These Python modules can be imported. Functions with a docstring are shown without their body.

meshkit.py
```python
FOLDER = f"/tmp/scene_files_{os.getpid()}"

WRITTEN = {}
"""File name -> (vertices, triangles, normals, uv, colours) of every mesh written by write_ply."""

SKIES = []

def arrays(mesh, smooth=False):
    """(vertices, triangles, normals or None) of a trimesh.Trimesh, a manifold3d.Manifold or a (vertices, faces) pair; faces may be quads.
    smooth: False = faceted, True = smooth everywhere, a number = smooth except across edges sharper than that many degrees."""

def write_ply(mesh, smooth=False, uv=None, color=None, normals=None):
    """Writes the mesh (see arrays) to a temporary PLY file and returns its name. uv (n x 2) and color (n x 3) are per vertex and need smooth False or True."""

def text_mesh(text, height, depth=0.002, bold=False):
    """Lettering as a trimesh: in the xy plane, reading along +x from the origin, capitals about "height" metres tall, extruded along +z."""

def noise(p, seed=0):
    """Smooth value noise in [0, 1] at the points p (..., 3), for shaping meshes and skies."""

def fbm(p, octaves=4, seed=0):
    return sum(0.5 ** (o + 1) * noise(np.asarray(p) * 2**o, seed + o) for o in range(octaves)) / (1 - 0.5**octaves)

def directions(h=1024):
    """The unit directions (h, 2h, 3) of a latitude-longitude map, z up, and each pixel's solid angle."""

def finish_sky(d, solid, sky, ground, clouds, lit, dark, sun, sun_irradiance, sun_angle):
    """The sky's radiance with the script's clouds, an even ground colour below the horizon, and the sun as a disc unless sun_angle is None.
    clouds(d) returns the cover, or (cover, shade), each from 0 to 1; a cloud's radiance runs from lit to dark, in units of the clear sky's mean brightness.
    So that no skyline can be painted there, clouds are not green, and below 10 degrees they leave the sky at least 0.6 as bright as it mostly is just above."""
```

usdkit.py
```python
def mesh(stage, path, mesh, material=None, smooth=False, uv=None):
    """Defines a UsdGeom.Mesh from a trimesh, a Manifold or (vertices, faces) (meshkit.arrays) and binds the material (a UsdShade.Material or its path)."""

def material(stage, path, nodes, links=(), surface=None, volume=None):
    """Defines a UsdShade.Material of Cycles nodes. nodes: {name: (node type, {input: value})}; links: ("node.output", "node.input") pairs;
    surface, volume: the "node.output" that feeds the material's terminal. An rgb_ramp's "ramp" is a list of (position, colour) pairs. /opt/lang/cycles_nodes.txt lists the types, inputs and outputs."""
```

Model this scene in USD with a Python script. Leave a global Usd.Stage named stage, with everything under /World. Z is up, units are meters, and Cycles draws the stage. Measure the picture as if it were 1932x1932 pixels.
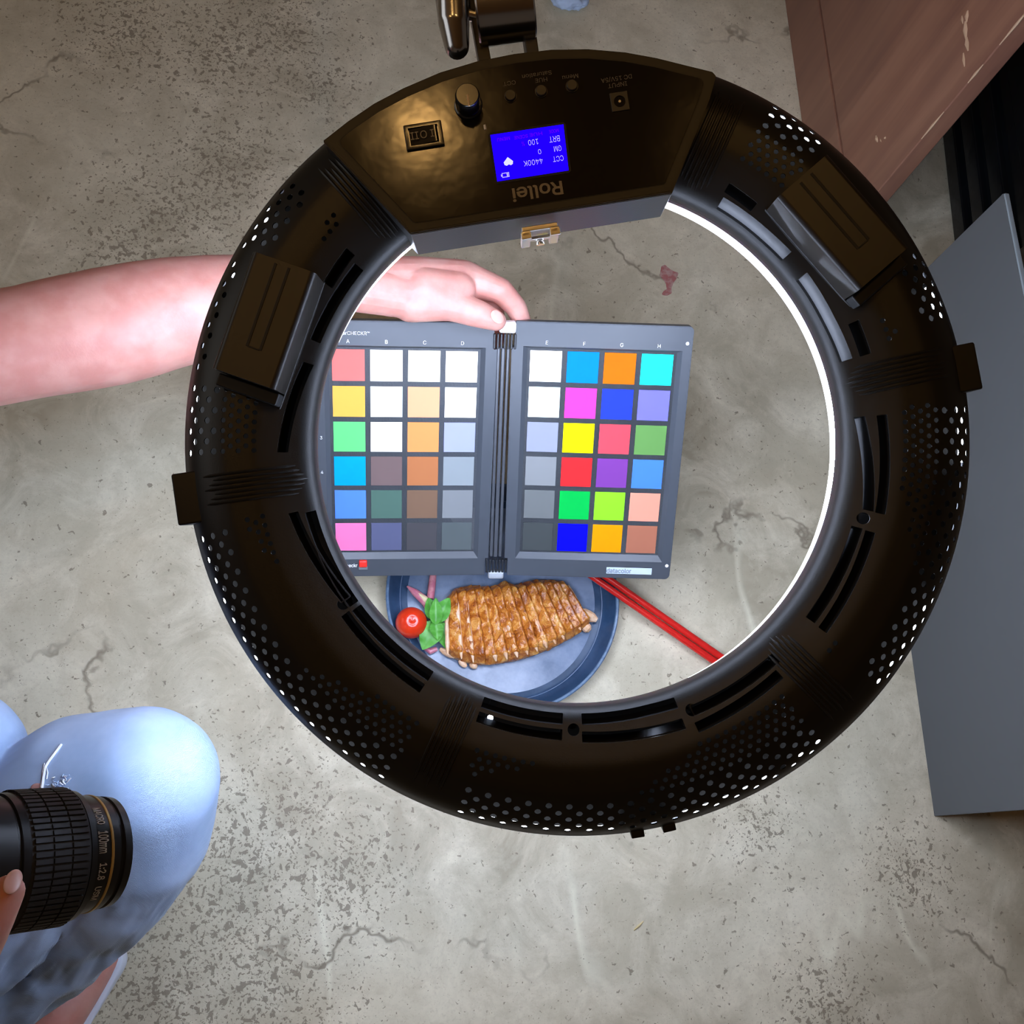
import math, random
import numpy as np, trimesh, manifold3d as m3, usdkit, meshkit
from manifold3d import Manifold, CrossSection
from pxr import Usd, UsdGeom, UsdLux, UsdShade, Gf, Sdf, Vt
from scipy.spatial.transform import Rotation as Rot

random.seed(4); rng = np.random.default_rng(4)
stage = Usd.Stage.CreateInMemory()
UsdGeom.SetStageUpAxis(stage, 'Z'); UsdGeom.SetStageMetersPerUnit(stage, 1.0)
UsdGeom.Xform.Define(stage, '/World'); UsdGeom.Scope.Define(stage, '/World/Looks')
PI = math.pi
# ------------------------------------------------------------------ camera, light, exposure
FPX, EYE = 1932.0, 1.25                                   # focal length in pixels, eye height in metres
DOWN = np.array([-354., -654., -1932.]); DOWN /= np.linalg.norm(DOWN)   # straight down as the tilted camera sees it
UP = -DOWN
XW = np.array([1., 0, 0]); XW = XW - (XW @ UP) * UP; XW /= np.linalg.norm(XW)
W = np.array([XW, np.cross(UP, XW), UP])                 # camera directions -> room directions
def wd(p): return np.asarray(p, float) @ W.T             # a direction
def wp(p): return np.asarray(p, float) @ W.T + [0, 0, EYE]
EXPOSURE = 0.0
RING_POWER, RING_COLOR = 22.5, (0.83, 0.96, 1.27)
WINDOW_POWER, WINDOW_COLOR = 1.2, (1.0, 0.97, 0.92)
PENDANT_POWER = 95.0
cam = UsdGeom.Camera.Define(stage, '/World/camera')
mt = np.eye(4); mt[:3, :3] = W.T; mt[3, :3] = [0, 0, EYE]
cam.AddTransformOp().Set(Gf.Matrix4d(mt.tolist()))
cam.CreateHorizontalApertureAttr(36.0); cam.CreateVerticalApertureAttr(36.0)
cam.CreateFocalLengthAttr(36.0 * FPX / 1932.0); cam.CreateClippingRangeAttr((0.02, 100.0))
cam.CreateExposureAttr(EXPOSURE)
win = UsdLux.RectLight.Define(stage, '/World/window_daylight')  # daylight through the tall window in the left wall
win.CreateWidthAttr(3.0); win.CreateHeightAttr(1.7); win.CreateIntensityAttr(WINDOW_POWER); win.CreateColorAttr(Gf.Vec3f(*WINDOW_COLOR))
wm = np.eye(4); wm[:3, :3] = [[0, 1, 0], [0, 0, 1], [1, 0, 0]]; wm[:3, :3] = [[0, -1, 0], [0, 0, 1], [-1, 0, 0]]; wm[3, :3] = [-3.19, 0.2, 1.65]
win.AddTransformOp().Set(Gf.Matrix4d(wm.tolist()))

# ------------------------------------------------------------------ helpers
USED = {}
def numbered(parent, name):
    k = USED.get((parent, name), 0); USED[(parent, name)] = k + 1
    return f'{parent}/{name}' + (f'_{k:03d}' if k else '')
BASE = {}
def tag(prim, label=None, cat=None, group=None, kind=None):
    for k, v in (('label', label), ('category', cat), ('group', group), ('kind', kind)):
        if v: prim.SetCustomDataByKey(k, v)
def thing(name, label, cat, base, group=None):
    path = numbered('/World', name); x = UsdGeom.Xform.Define(stage, path)
    x.AddTranslateOp().Set(Gf.Vec3d(*map(float, base))); BASE[path] = np.asarray(base, float)
    tag(x.GetPrim(), label, cat, group); return path
def verts(m):
    if hasattr(m, 'to_mesh'):
        q = m.to_mesh(); return np.array(q.vert_properties[:, :3], float), np.array(q.tri_verts)
    if isinstance(m, trimesh.Trimesh): return np.array(m.vertices), np.array(m.faces)
    return np.asarray(m[0], float), np.asarray(m[1], int)
def obj(name, m, material, parent='/World', smooth=30, room=False, label=None, kind=None, cat=None, group=None):
    """One Mesh; m is in camera coordinates, or in room coordinates when room."""
    v, f = verts(m)
    if not room: v = wp(v)
    path = numbered(parent, name)
    top = '/'.join(path.split('/')[:3])
    v = v - BASE.get(top, 0)
    usdkit.mesh(stage, path, trimesh.Trimesh(v, f, process=False), material, smooth=smooth)
    tag(stage.GetPrimAtPath(path), label, cat, group, kind); return path
def join(ms):
    vs, fs, n = [], [], 0
    for m in ms:
        v, f = verts(m); vs.append(v); fs.append(f + n); n += len(v)
    return np.vstack(vs), np.vstack(fs)
def C(px, py, d):                                        # camera coordinates of a point seen at a pixel, d in front of the camera
    return np.array([(px - 966) / FPX * d, -(py - 966) / FPX * d, -d])
def ray(px, py): return np.array([(px - 966) / FPX, -(py - 966) / FPX, -1.])
def Fl(px, py, h=0.0):                                   # room point at height h seen at a pixel
    r = ray(px, py); return wp(r * ((EYE - h) / (r @ DOWN)))
def sph(p, r, n=24): return Manifold.sphere(r, n).translate(tuple(map(float, p)))
def hull(*ms): return Manifold.batch_hull(list(ms))
def chain(ps, rs, n=24):
    return Manifold.batch_boolean([hull(sph(a, ra, n), sph(b, rb, n)) for a, b, ra, rb in zip(ps[:-1], ps[1:], rs[:-1], rs[1:])], m3.OpType.Add)
def rbox(sx, sy, sz, r=0.001, n=8):                      # box with rounded edges, centred
    c = [sph((x * (sx / 2 - r), y * (sy / 2 - r), z * (sz / 2 - r)), r, n) for x in (-1, 1) for y in (-1, 1) for z in (-1, 1)]
    return hull(*c)
def rect2(x0, y0, x1, y1, r=0, n=6):
    if r <= 0: return CrossSection([[(x0, y0), (x1, y0), (x1, y1), (x0, y1)]])
    pts = []
    for cx, cy, a in ((x1 - r, y1 - r, 0), (x0 + r, y1 - r, 90), (x0 + r, y0 + r, 180), (x1 - r, y0 + r, 270)):
        pts += [(cx + r * math.cos(math.radians(a + 90 * k / n)), cy + r * math.sin(math.radians(a + 90 * k / n))) for k in range(n + 1)]
    return CrossSection([pts])
def poly_plate(pts, z0, z1, ch=0.0):                      # polygon extruded z0..z1 with a chamfered upper edge
    c = pts if isinstance(pts, CrossSection) else CrossSection([[tuple(map(float, p)) for p in pts]], m3.FillRule.NonZero)
    if ch <= 0: return Manifold.extrude(c, z1 - z0).translate((0, 0, z0))
    lo = Manifold.extrude(c, z1 - z0 - ch).translate((0, 0, z0))
    out = [lo]
    k = 3
    for i in range(k):
        t0, t1 = i / k, (i + 1) / k
        ci = c.offset(-ch * (1 - math.cos(t1 * PI / 2)), m3.JoinType.Round, 2.0, 16)
        out.append(Manifold.extrude(ci, ch * (math.sin(t1 * PI / 2)) + 0.0002).translate((0, 0, z1 - ch - 0.0002)))
    return Manifold.batch_boolean(out, m3.OpType.Add)
def lathe(pts, n=64, closed=True):                       # revolve (r, z)
    return Manifold.revolve(CrossSection([[tuple(map(float, p)) for p in pts]], m3.FillRule.NonZero), n)
def mat4(x, y, z, o):
    m = np.eye(4); m[:3, 0], m[:3, 1], m[:3, 2], m[:3, 3] = x, y, z, o; return m
def place(m, x, y, z, o):
    v, f = verts(m); T = mat4(x, y, z, o); return v @ T[:3, :3].T + T[:3, 3], f
def tube(ps, r, n=8):
    ps = np.asarray(ps, float); r = np.broadcast_to(r, len(ps)); t = np.gradient(ps, axis=0); t /= np.linalg.norm(t, axis=1)[:, None]
    a = np.array([0.3, 0.5, 0.81]); V = []
    for p, d, q in zip(ps, t, r):
        u = np.cross(d, a); u /= np.linalg.norm(u); w = np.cross(d, u)
        V += [p + q * (math.cos(k) * u + math.sin(k) * w) for k in np.arange(n) * 2 * PI / n]
    Fc = []
    for i in range(len(ps) - 1):
        for k in range(n):
            a0, a1, b0, b1 = i * n + k, i * n + (k + 1) % n, (i + 1) * n + k, (i + 1) * n + (k + 1) % n
            Fc += [(a0, a1, b1), (a0, b1, b0)]
    V += [ps[0], ps[-1]]; e = len(V)
    for k in range(n): Fc += [(e - 2, (k + 1) % n, k), (e - 1, (len(ps) - 1) * n + k, (len(ps) - 1) * n + (k + 1) % n)]
    return np.array(V), np.array(Fc)
def smoothed(m, edge, it=12):
    t = trimesh.Trimesh(*verts(m.refine_to_length(edge) if edge else m), process=True)
    trimesh.smoothing.filter_taubin(t, lamb=0.5, nu=0.51, iterations=it); return t
def hit(m, px, py):                                      # depth at which a pixel's ray meets a mesh (camera coordinates)
    v, f = verts(m); d = ray(px, py); a, e1, e2 = v[f[:, 0]], v[f[:, 1]] - v[f[:, 0]], v[f[:, 2]] - v[f[:, 0]]
    h = np.cross(d, e2); det = (e1 * h).sum(1); ok = np.abs(det) > 1e-14; det = np.where(ok, det, 1); s = -a
    u = (s * h).sum(1) / det; q = np.cross(s, e1); w = (q @ d) / det; t = (e2 * q).sum(1) / det
    g = ok & (u >= 0) & (w >= 0) & (u + w <= 1) & (t > 0); return t[g].min() if g.any() else None
def text(s, height, depth=0.0003, bold=False, width=None):  # lettering centred on the origin
    t = meshkit.text_mesh(s, height, depth, bold); t.apply_translation(-(t.bounds.sum(0)) / 2 * [1, 1, 0])
    if width: t.apply_scale([width / (t.bounds[1, 0] - t.bounds[0, 0]), 1, 1])
    return t

# ------------------------------------------------------------------ materials
def lin(c): c = np.asarray(c, float) / 255; return np.where(c <= .04045, c / 12.92, ((c + .055) / 1.055) ** 2.4)
MATS = {}
def mat(name, color, rough=0.5, metal=0.0, bump=None, mottle=None, **kw):
    """bump = (scale, strength, distance); mottle = (other colour, scale, low, high)"""
    if name in MATS: return MATS[name]
    n = {'p': ('principled_bsdf', {'base_color': tuple(color), 'roughness': rough, 'metallic': metal, **kw})}; l = []
    if bump or mottle: n['g'] = ('geometry', {})
    if mottle:
        n['mn'] = ('noise_texture', {'scale': mottle[1], 'detail': 5.0, 'roughness': 0.6})
        n['mr'] = ('rgb_ramp', {'ramp': [(0, color), (mottle[2], color), (mottle[3], mottle[0]), (1, mottle[0])]})
        l += [('g.position', 'mn.vector'), ('mn.fac', 'mr.fac'), ('mr.color', 'p.base_color')]
    if bump:
        n['bn'] = ('noise_texture', {'scale': bump[0], 'detail': 4.0})
        n['b'] = ('bump', {'strength': bump[1], 'distance': bump[2]})
        l += [('g.position', 'bn.vector'), ('bn.fac', 'b.height'), ('b.normal', 'p.normal')]
    MATS[name] = usdkit.material(stage, '/World/Looks/' + name, n, l, surface='p.BSDF'); return MATS[name]
def emit(name, color, strength):
    if name not in MATS:
        MATS[name] = usdkit.material(stage, '/World/Looks/' + name, {'e': ('emission', {'color': tuple(color), 'strength': strength})}, [], surface='e.emission')
    return MATS[name]
def concrete():
    n, l = {'g': ('geometry', {})}, []
    def noise(k, scale, detail=5., rough=.6, dist=0.):
        n[k] = ('noise_texture', {'scale': scale, 'detail': detail, 'roughness': rough, 'distortion': dist}); l.append(('g.position', k + '.vector'))
    def ramp(k, src, stops): n[k] = ('rgb_ramp', {'ramp': [(p, (c, c, c) if np.ndim(c) == 0 else c) for p, c in stops]}); l.append((src, k + '.fac'))
    def math_(k, op, a, b): 
        n[k] = ('math', {'math_type': op, **({'value1': a} if not isinstance(a, str) else {}), **({'value2': b} if not isinstance(b, str) else {})})
        if isinstance(a, str): l.append((a, k + '.value1'))
        if isinstance(b, str): l.append((b, k + '.value2'))
    def mix(k, fac, a, b):
        n[k] = ('mix', {**({'color1': a} if not isinstance(a, str) else {}), **({'color2': b} if not isinstance(b, str) else {})})
        l.append((fac, k + '.fac'))
        if isinstance(a, str): l.append((a, k + '.color1'))
        if isinstance(b, str): l.append((b, k + '.color2'))
    noise('n1', 2.6, 6, .62, .4); ramp('r1', 'n1.fac', [(0, FLOOR_A), (.36, FLOOR_A), (.62, FLOOR_B), (1, FLOOR_B)])
    noise('n2', 11., 8, .68, .8); ramp('r2', 'n2.fac', [(0, 0), (.44, 0), (.72, .75), (1, .75)]); mix('m2', 'r2.color', 'r1.color', FLOOR_C)
    noise('n2b', 34., 6, .7, .3); ramp('r2b', 'n2b.fac', [(0, .4), (.36, .28), (.5, 0), (1, 0)]); mix('m2c', 'r2b.color', 'm2.color', FLOOR_D)
    noise('ng', 210., 4, .75); ramp('rg', 'ng.fac', [(0, .5), (.36, .3), (.47, 0), (1, 0)]); mix('m2b', 'rg.color', 'm2c.color', FLOOR_D)
    # pale scratches: thin ridges of a stretched noise
    n['mps'] = ('mapping', {'rotation': (0, 0, .8), 'scale': (1.0, .22, 1.0)}); n['ns'] = ('noise_texture', {'scale': 4.5, 'detail': 3., 'roughness': .5, 'distortion': .25}); l += [('g.position', 'mps.vector'), ('mps.vector', 'ns.vector')]; math_('s1', 'subtract', 'ns.fac', .5); math_('s2', 'absolute', 's1.value', 0.); ramp('rs', 's2.value', [(0, .45), (.006, .3), (.014, 0), (1, 0)])
    noise('nsm', 4.5, 2, .5); ramp('rsm', 'nsm.fac', [(0, 0), (.52, 0), (.66, 1), (1, 1)]); math_('sm', 'multiply', 'rs.color', 'rsm.color'); mix('m3', 'sm.value', 'm2b.color', FLOOR_E)
    # dark pits and flaked patches, gathered where the screed has worn
    prev = None
    for i, (px, py, r) in enumerate(PIT_SPOTS):
        c = Fl(px, py); k = f'd{i}'
        n[k] = ('vector_math', {'math_type': 'distance', 'vector2': tuple(c)}); l.append(('g.position', k + '.vector1'))
        math_(k + 'q', 'divide', k + '.value', r); math_(k + 's', 'subtract', 1., k + 'q.value'); math_(k + 'm', 'maximum', k + 's.value', 0.)
        if prev: math_(k + 'x', 'maximum', prev, k + 'm.value'); prev = k + 'x.value'
        else: prev = k + 'm.value'
    noise('nm', 3.1, 4, .6); ramp('rm', 'nm.fac', [(0, 0), (.55, 0), (.8, .3), (1, .3)])
    math_('mask', 'maximum', prev, 'rm.color'); math_('mk', 'multiply', 'mask.value', .125)
    noise('np', 120., 4, .55, .5); math_('pv', 'add', 'np.fac', 'mk.value'); ramp('rp', 'pv.value', [(0, 0), (.660, 0), (.690, .8), (1, .8)])
    noise('nq', 290., 3, .5, .4); math_('qv', 'add', 'nq.fac', 'mk.value'); ramp('rq', 'qv.value', [(0, 0), (.685, 0), (.72, .85), (1, .85)])
    math_('pq', 'maximum', 'rp.color', 'rq.color'); mix('m4', 'pq.value', 'm3.color', FLOOR_P)
    # hairline cracks
    n['vd'] = ('voronoi_texture', {'feature': 'distance_to_edge', 'scale': 2.1, 'detail': 2.0, 'roughness': .5})
    noise('nw', 9., 4, .6); n['vw'] = ('vector_math', {'math_type': 'scale', 'scale': .16}); l.append(('nw.color', 'vw.vector1'))
    n['va'] = ('vector_math', {'math_type': 'add'}); l += [('g.position', 'va.vector1'), ('vw.vector', 'va.vector2'), ('va.vector', 'vd.vector')]
    ramp('rv', 'vd.distance', [(0, .85), (.004, .6), (.009, 0), (1, 0)]); noise('nvm', 3.7, 3, .6); ramp('rvm', 'nvm.fac', [(0, 0), (.55, 0), (.62, 1), (1, 1)])
    math_('cv', 'multiply', 'rv.color', 'rvm.color'); mix('m5', 'cv.value', 'm4.color', FLOOR_P)
    n['p'] = ('principled_bsdf', {'roughness': .55, 'specular_ior_level': .35}); l.append(('m5.color', 'p.base_color'))
    math_('dk', 'maximum', 'pq.value', 'cv.value'); math_('hh', 'subtract', 'n2b.fac', 'dk.value')
    n['b'] = ('bump', {'strength': .35, 'distance': .0012}); l += [('hh.value', 'b.height'), ('b.normal', 'p.normal')]
    return usdkit.material(stage, '/World/Looks/worn_concrete', n, l, surface='p.BSDF')
FLOOR_A, FLOOR_B, FLOOR_C, FLOOR_D, FLOOR_E, FLOOR_P = (0.358, 0.310, 0.212), (0.612, 0.557, 0.402), (0.771, 0.703, 0.523), (0.398, 0.339, 0.229), (0.860, 0.833, 0.624), (0.205, 0.170, 0.117)
PIT_SPOTS = [(240, 60, .17), (420, 90, .2), (520, 60, .18), (430, 310, .16), (330, 400, .17), (240, 470, .12), (400, 380, .12), (460, 1620, .2), (420, 1760, .22), (300, 1880, .2), (480, 1860, .18), (640, 1650, .13), (560, 1540, .1), (1430, 1560, .08), (1720, 1650, .1), (1560, 1900, .1), (600, 160, .1)]

plastic = mat('black_plastic', (.009, .0082, .007), .44, bump=(900., .12, .0004), specular_ior_level=.42)
plastic_gloss = mat('gloss_black_plastic', (.010, .0095, .009), .18, specular_ior_level=.5)
face_mat = mat('console_face', (.008, .007, .0055), .13, bump=(17., .24, .0016), specular_ior_level=.36)
batt_mat = mat('battery_plastic', (.014, .011, .008), .42, bump=(1400., .08, .0003))
dark = mat('dark_recess', (.006, .006, .006), .6)
chrome = mat('bright_metal', (.72, .70, .66), .22, 1.0)
print_gold = mat('printed_gold', (.30, .25, .17), .5)
print_grey = mat('printed_grey', (.17, .15, .12), .6)
white_plastic = mat('white_plastic', (.82, .83, .84), .4)
skin_n = {'g': ('geometry', {}), 'n': ('noise_texture', {'scale': 38., 'detail': 4.}), 'r': ('rgb_ramp', {'ramp': [(0, (.52, .205, .165)), (.4, (.58, .25, .205)), (.62, (.64, .315, .26)), (1, (.71, .355, .315))]}),
          'n2': ('noise_texture', {'scale': 420., 'detail': 3.}), 'b': ('bump', {'strength': .12, 'distance': .0008}),
          'p': ('principled_bsdf', {'roughness': .48, 'subsurface_weight': .25, 'subsurface_radius': (1., .35, .2), 'subsurface_scale': .006})}
skin = usdkit.material(stage, '/World/Looks/skin', skin_n, [('g.position', 'n.vector'), ('n.fac', 'r.fac'), ('r.color', 'p.base_color'), ('g.position', 'n2.vector'), ('n2.fac', 'b.height'), ('b.normal', 'p.normal')], surface='p.BSDF')

# ------------------------------------------------------------------ the room
fl = trimesh.creation.box((6.4, 6.4, .1)); fl.apply_translation((0, 0, -.05))
floor = obj('floor', fl, concrete(), room=True, smooth=False, kind='structure', label='worn grey brown concrete floor with dark pits and cracks')
plaster = mat('plaster', (.62, .59, .54), .9)
ceil_mat = mat('ceiling_wood', (.36, .17, .055), .7)
b = trimesh.creation.box((6.6, 6.6, .1)); b.apply_translation((0, 0, 3.05)); obj('ceiling', b, ceil_mat, room=True, smooth=False, kind='structure')
for nm, ext, c in (('wall_right', (.1, 6.6, 3.0), (3.25, 0, 1.5)), ('wall_back', (6.6, .1, 3.0), (0, 3.25, 1.5)), ('wall_front', (6.6, .1, 3.0), (0, -3.25, 1.5))):
    b = trimesh.creation.box(ext); b.apply_translation(c); obj(nm, b, plaster, room=True, smooth=False, kind='structure')
wl = Manifold.cube((.1, 6.6, 3.0), True).translate((-3.25, 0, 1.5)) - Manifold.cube((.3, 3.0, 1.7), True).translate((-3.25, .2, 1.65))
obj('wall_left', wl, plaster, room=True, smooth=False, kind='structure')
wf = Manifold.cube((.05, 3.0, 1.7), True) - Manifold.cube((.2, 2.9, 1.6), True)
for k in (-.75, 0, .75): wf = wf + Manifold.cube((.04, .04, 1.66), True).translate((0, k, 0))
wf = wf + Manifold.cube((.04, 2.96, .04), True)
obj('window_1', wf.translate((-3.1, .2, 1.65)), mat('window_frame_paint', (.08, .08, .085), .5), room=True, smooth=False, kind='structure')

def stain_shape(pts_px, h=.0004):
    P = np.array([Fl(*p, h)[:2] for p in pts_px]); return poly_plate(CrossSection([[tuple(p) for p in P]], m3.FillRule.NonZero), -.002, h)
red_paint = mat('faded_red_paint', (.36, .12, .11), .7, mottle=((.42, .27, .23), 120., .42, .6))
st = [(1248, 503), (1254, 500), (1262, 507), (1272, 513), (1280, 515), (1276, 526), (1270, 534), (1266, 545), (1267, 553), (1258, 558), (1248, 556), (1252, 550), (1258, 546), (1257, 536), (1252, 528), (1245, 520)]
P = np.array([Fl(*p)[:2] for p in st]); cs = CrossSection([[tuple(p) for p in P]], m3.FillRule.NonZero)
if cs.area() <= 0: cs = CrossSection([[tuple(p) for p in P[::-1]]], m3.FillRule.NonZero)
obj('paint_stain', Manifold.extrude(cs.offset(-.0015, m3.JoinType.Round).offset(.0018, m3.JoinType.Round, 2., 12), .0008).translate((0, 0, -.0003)), red_paint, floor, room=True, label='small faded red paint stain')

# pendant lamps over the set: warm bulbs that the glossy console mirrors
bulb_mat = emit('warm_bulb', (1., .55, .17), PENDANT_POWER)
spots = []
for q in ((800, 240, .595), (470, 600, .59), (1440, 300, .61)):
    p0 = C(*q); v = p0 / np.linalg.norm(p0); refl = wd(v * [1, 1, -1]); hp = wp(p0); spots.append(hp + refl * ((2.35 - hp[2]) / refl[2]))
for i, s in enumerate(spots):
    t = thing('pendant_lamp', ['pendant lamp with warm bulb hanging straight above the ring light', 'pendant lamp with warm bulb hanging nearest the window wall', 'pendant lamp with warm bulb hanging toward the far corner'][i], 'lamp', s)
    obj('bulb', place(Manifold.sphere(.035, 24), *np.eye(3), s), bulb_mat, t, room=True)
    obj('shade', place(lathe([(.03, .10), (.05, .10), (.12, .0), (.115, -.005), (.045, .09), (.03, .09)], 40), *np.eye(3), s), mat('dark_enamel', (.02, .02, .02), .4), t, room=True)
    obj('cord', tube([s + [0, 0, .09], s + [0, 0, .4], [s[0], s[1], 3.0]], .004), dark, t, room=True)

# ------------------------------------------------------------------ ring light
D0 = .63; PX = D0 / FPX                                  # its middle plane lies .63 m from the eye and faces it
RC = C(1089, 837, D0)
def LZ(px, py, Z=0): return C(px, py, D0 - Z)
PROF = [(491, .000), (492, .005), (498, .0095), (510, .0135), (530, .0165), (560, .0205), (600, .024), (640, .0245), (670, .0225), (690, .0195), (708, .0155), (722, .0105), (732, .005), (741, -.001), (743, -.010), (743, -.038)]
pr = np.array([(r * PX, z) for r, z in PROF])
def prof_at(r):                                          # height and slope of the back shell at radius r
    z = np.interp(r, pr[:-2, 0], pr[:-2, 1]); dz = (np.interp(r + .002, pr[:-2, 0], pr[:-2, 1]) - np.interp(r - .002, pr[:-2, 0], pr[:-2, 1])) / .004; return z, dz
from scipy.interpolate import CubicSpline, PchipInterpolator
ss = np.r_[0, np.cumsum(np.hypot(*np.diff(pr, axis=0).T))]; sp = PchipInterpolator(ss, pr); fine = sp(np.linspace(0, ss[-1], 70))
tn = np.gradient(fine, axis=0); tn /= np.linalg.norm(tn, axis=1)[:, None]; inner = fine - np.c_[-tn[:, 1], tn[:, 0]] * .0009
shell = lathe(np.vstack([fine, inner[::-1]])[::-1], 288)
if shell.volume() <= 0: shell = lathe(np.vstack([fine, inner[::-1]]), 288)
def ang(px, py): return math.atan2(-(py - 835), px - 1089)   # y up
# ventilation slots given by the pixels of their two ends
SLOTS = [((552, 968), (648, 1131), 8), ((590, 964), (690, 1122), 9), ((650, 1160), (795, 1300), 8), ((672, 1148), (812, 1276), 9),
         ((902, 1354), (1060, 1388), 9), ((912, 1326), (1062, 1358), 9), ((1100, 1392), (1290, 1366), 9), ((1100, 1356), (1278, 1330), 9),
         ((1315, 1372), (1470, 1272), 9), ((1310, 1342), (1468, 1240), 9), ((1532, 1170), (1620, 996), 9), ((1552, 1188), (1642, 1004), 8),
         ((1640, 962), (1627, 786), 9), ((1660, 968), (1664, 784), 8), ((1362, 380), (1488, 478), 10), ((1374, 352), (1424, 388), 8),
         ((1516, 520), (1602, 676), 10), ((1612, 608), (1634, 668), 9), ((592, 640), (674, 500), 9), ((618, 536), (660, 474), 9), ((532, 852), (578, 684), 9), ((528, 850), (534, 792), 0)]
cuts = []
for (ax, ay), (bx, by), w in SLOTS:
    if not w: continue
    z = .020; a, c = LZ(ax, ay, z) - RC, LZ(bx, by, z) - RC
    ra, rb, ta, tb = math.hypot(*a[:2]), math.hypot(*c[:2]), math.atan2(a[1], a[0]), math.atan2(c[1], c[0])
    if tb - ta > PI: tb -= 2 * PI
    if ta - tb > PI: ta -= 2 * PI
    if tb < ta: ra, rb, ta, tb = rb, ra, tb, ta
    hw = w * PX * .92; ths = np.linspace(ta, tb, 14); rr = np.maximum(np.linspace(ra, rb, 14), 503.5 * PX + hw)
    P = [((r + hw) * math.cos(q), (r + hw) * math.sin(q)) for r, q in zip(rr, ths)] + [((r - hw) * math.cos(q), (r - hw) * math.sin(q)) for r, q in zip(rr[::-1], ths[::-1])]
    cs = CrossSection([P], m3.FillRule.NonZero)
    if cs.area() <= 0: cs = CrossSection([P[::-1]], m3.FillRule.NonZero)
    cuts.append((cs, ta, tb, (ra + rb) / 2))
SCREWS = [(645, 1141), (1083, 1380), (1307, 1342), (1632, 978)]
TOOLS = [Manifold.extrude(c.offset(.0004, m3.JoinType.Round, 2., 12), .06).translate((0, 0, -.012)) for c, *_ in cuts]
LINERS = [Manifold.extrude(c.offset(.0011, m3.JoinType.Round, 2., 12) - c.offset(.00035, m3.JoinType.Round, 2., 12), .019).translate((0, 0, -.003)) for c, *_ in cuts]
screw_at = [LZ(px, py, .021) - RC for px, py in SCREWS]
for q in screw_at: TOOLS.append(Manifold.cylinder(.06, 11 * PX, -1, 20).translate((q[0], q[1], -.012)))
RIBS = [(510, 912), (868, 1332), (1486, 1240), (1655, 712), (1325, 300), (690, 385)]
rib_ang = [ang(*p) for p in RIBS]
def sector(t, c, w): return abs((t - c + PI) % (2 * PI) - PI) < w
holes = []
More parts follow.
